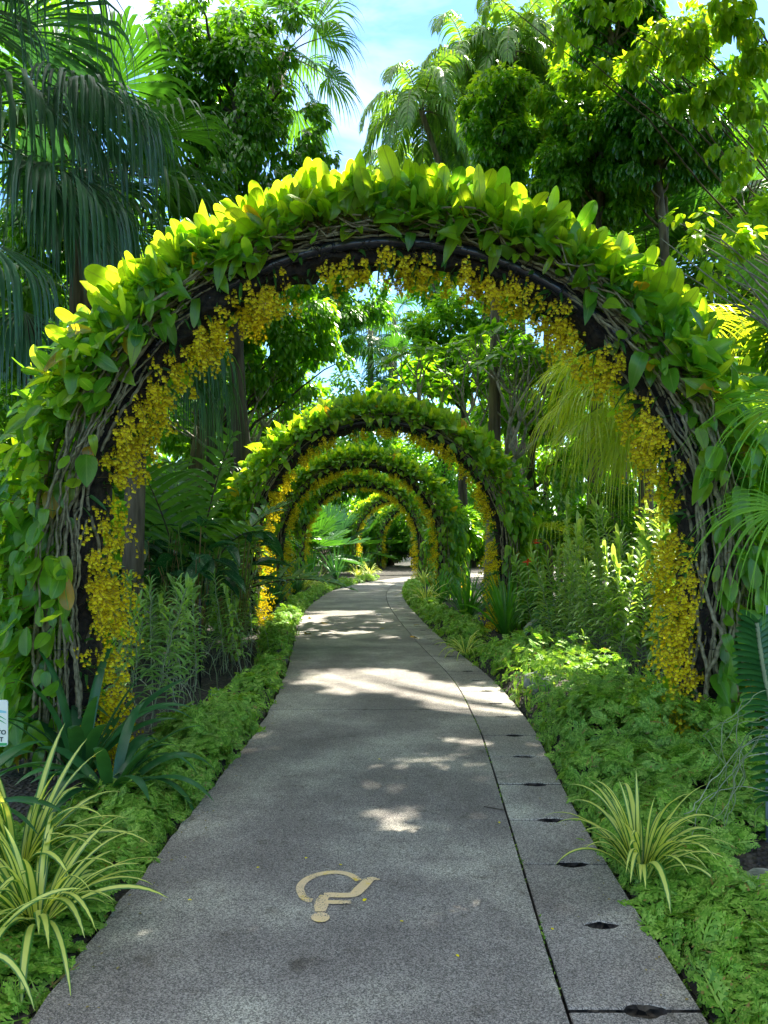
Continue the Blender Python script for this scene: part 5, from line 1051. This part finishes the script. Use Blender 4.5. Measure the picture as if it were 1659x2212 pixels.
mb.inst(LEAF, np.stack([x, y, np.full(m_, TOP + .003)], -1), frames(np.stack([np.cos(a), np.sin(a), rng.uniform(0, .2, m_)], -1), np.array([0, 0, 1.0]) + rsph(m_, rng) * .3), rng.uniform(.006, .022, m_)); tag(mb.build('leaf_litter', lm), 'crumbs of dry leaf and dirt gathered along both edges of the path', 'litter', None, 'stuff')
# twig
mb = MB(); mb.tube(np.array([[0, 0, .004], [.05, -.04, .008], [.11, -.06, .004]]), .0025, 5); o = mb.build('twig', M['bark_d']); o.location = (gx(1045, 4.45), 4.45, TOP); tag(o, 'thin dark twig lying near the slab joint', 'twig')
# weeds in the slab joint
mb = MB(); m_ = 700; y = RNG.uniform(1.5, 9, m_); y = y[np.sin(y * 7) + RNG.uniform(-1, 1, m_) > .2]; m_ = len(y); x = byY(EG, y) + RNG.normal(-.002, .004, m_)
a = RNG.uniform(0, 6.28, m_); mb.inst(LEAF, np.stack([x, y, np.full(m_, TOP - .012)], -1), frames(np.stack([np.cos(a) * .6, np.sin(a) * .6, np.ones(m_) * .7], -1), rsph(m_)), RNG.uniform(.008, .02, m_)); tag(mb.build('joint_weeds', M['fern']), 'tiny weeds and moss in the joint beside the slabs', 'weeds', None, 'stuff')

# ------------------------------------------------------------ unseen canopy above frame, clusters placed to shade the near path, leaving lit gaps
rng = np.random.default_rng(77)
lit = []
for s_ in np.linspace(.8, ALEN - .8, 40):
    for k, (ax, ay) in enumerate(APOS[:2]):
        p = arch_xyz(np.array([s_]), .42, 0)[0] + [ax, ay, 0]
        if p[2] > 2.0 or k == 1 and p[0] > 0: lit.append((p, .29))
for (x, y, r_) in [(.05, 8.5, .45), (.45, 8.4, .35), (-.35, 8.7, .35), (.15, 9.1, .3), (.8, 8.3, .2), (-.2, 13.5, .5), (.3, 15, .7), (-.5, 16.5, .8), (-.8, 18.5, .9), (0, 20, .9), (-1.1, 21.5, .8), (-.5, 24, 1), (0, 27, .9), (1.6, 8.2, .5), (1.9, 7.4, .45), (2.2, 6.8, .35), (1.3, 9.6, .35), (1.6, 9.0, .5), (2.1, 8.4, .5), (2.3, 7.6, .45), (.05, 4.25, .16), (.0, 3.95, .10), (-.92, 6.1, .12), (-.6, 5.5, .08), (.0, 5.2, .12), (-.1, 4.9, .08), (.35, 6.6, .12), (-.3, 7.2, .12)]:
    lit.append((np.array([x, y, .1]), r_))
for x in np.linspace(2.2, 4.2, 6):
    for y in (7.6, 8.6, 9.6, 10.6, 11.8):
        lit.append((np.array([x, y, 1.3]), .5)); lit.append((np.array([x, y, 2.6]), .5)); lit.append((np.array([x, y, 3.8]), .5))
NHARD = len(lit)
for (x, y, rx, ry) in [(1250, 50, 75, 45), (1440, 110, 90, 60), (1540, 60, 90, 60), (1560, 210, 70, 60), (1480, 200, 50, 45), (1620, 130, 70, 80), (1580, 360, 55, 50)]: lit.append((P(x, y, 9.5), .5))
for (x, y, Y) in [(1620, 560, 7.0), (1500, 700, 9), (1450, 480, 6.3), (1600, 1000, 3.3), (1600, 850, 3.3)]: lit.append((P(x, y, Y), .35))
LP = np.array([q for q, _ in lit]); LR = np.array([r for _, r in lit])
def shades(c, r):
    v = c - LP; t = v @ SUN; dd = np.linalg.norm(v - t[:, None] * SUN, axis=1); return ((dd < LR + r) & (t > 0)).any()
cs = []
tries = 0
while len(cs) < 2300 and tries < 60000:
    tries += 1
    y = rng.uniform(-2.5, 12.5); x = rng.uniform(-6, 3.6); z0 = rng.uniform(0, 1.2); r_ = rng.uniform(.2, .42)
    if tries % 3 == 0: y = rng.uniform(1.2, 7.2); x = rng.uniform(-1.6, 1.7); z0 = 0
    lo = (2.6 + .75 * y); t = max(5.5, lo / (1 - .85 * SUN[1])) * rng.uniform(1.0, 1.28)
    c = np.array([x, y, z0]) + SUN / SUN[2] * t
    if c[2] - r_ < EYE + .72 * c[1] + .3: continue
    if shades(c, r_ + .05): continue
    cs.append((c, r_))
# plug the small leaks over the near walk
CC = np.array([c for c, _ in cs]); CRr = np.array([r for _, r in cs])
for _ in range(5000):
    y = rng.uniform(1.4, 7.5); x = rng.uniform(-1.7, 1.9); g0 = np.array([x, y, 0.0]); v = CC - g0; t = v @ SUN; dd = np.linalg.norm(v - t[:, None] * SUN, axis=1)
    if (dd < CRr * .7).sum() >= 1: continue
    t = max(5.5, (2.9 + .75 * y) / (1 - .85 * SUN[1])) * rng.uniform(1.0, 1.2); c = g0 + SUN / SUN[2] * t; v = c - LP; t2 = v @ SUN
    near = np.linalg.norm(v - t2[:, None] * SUN, axis=1) < LR + .12
    if near[:NHARD].any() or (near.any() and rng.uniform() < .75): continue
    cs.append((c, .2)); CC = np.vstack([CC, c]); CRr = np.append(CRr, .2)
CC = np.array([c for c, _ in cs]); CRr = np.array([r for _, r in cs])
Gcan = 'unseen trees with crowns placed to shade the path'
for i_, (tx, ty, lb_) in enumerate([(-5.6, 3.0, 'unseen tree left of the path, crown placed to shade the near walk'), (6.4, 4.2, 'unseen tree right of the path, crown placed to shade the near walk'), (-6.3, 9.8, 'unseen tree farther back at left, crown placed to shade the path'), (7.4, 11.0, 'unseen tree farther back at right, crown placed to shade the path')]):
    tree_xy = np.array([(-5.6, 3.0), (6.4, 4.2), (-6.3, 9.8), (7.4, 11.0)]); dist = np.linalg.norm(CC[:, None, :2] - tree_xy[None], axis=-1); mine = np.where(np.argmin(dist, 1) == i_)[0]
    e = empty('unseen_shade_tree', (tx, ty, 0), lb_, 'tree', Gcan); mb = MB(); m_ = len(mine) * 42
    if m_ == 0: continue
    which = rng.choice(mine, m_); o_ = rsph(m_, rng) * rng.uniform(.2, 1, (m_, 1)) ** .5 * CRr[which][:, None] * [1, 1, .6]; Pp = CC[which] + o_ - [tx, ty, 0]
    mb.inst(LEAF_W, Pp, frames(nrm(o_) + rsph(m_, rng) + [0, 0, -.6], rsph(m_, rng) * .6 + [0, 0, 1]), rng.uniform(.17, .26, m_)); mb.build('crown', M['t_dark'], e)
    tb = MB(); H = CC[mine][:, 2].mean() * .75; tb.tube(np.array([[0, 0, 0], [.1, .1, H * .5], [0, .2, H]]), [.28, .22, .15], 9); add_limbs(tb, (0, .2, H * .9), [CC[q] - [tx, ty, 0] for q in mine[::30]], .07, rng, 5); tb.build('trunk', M['bark'], e)
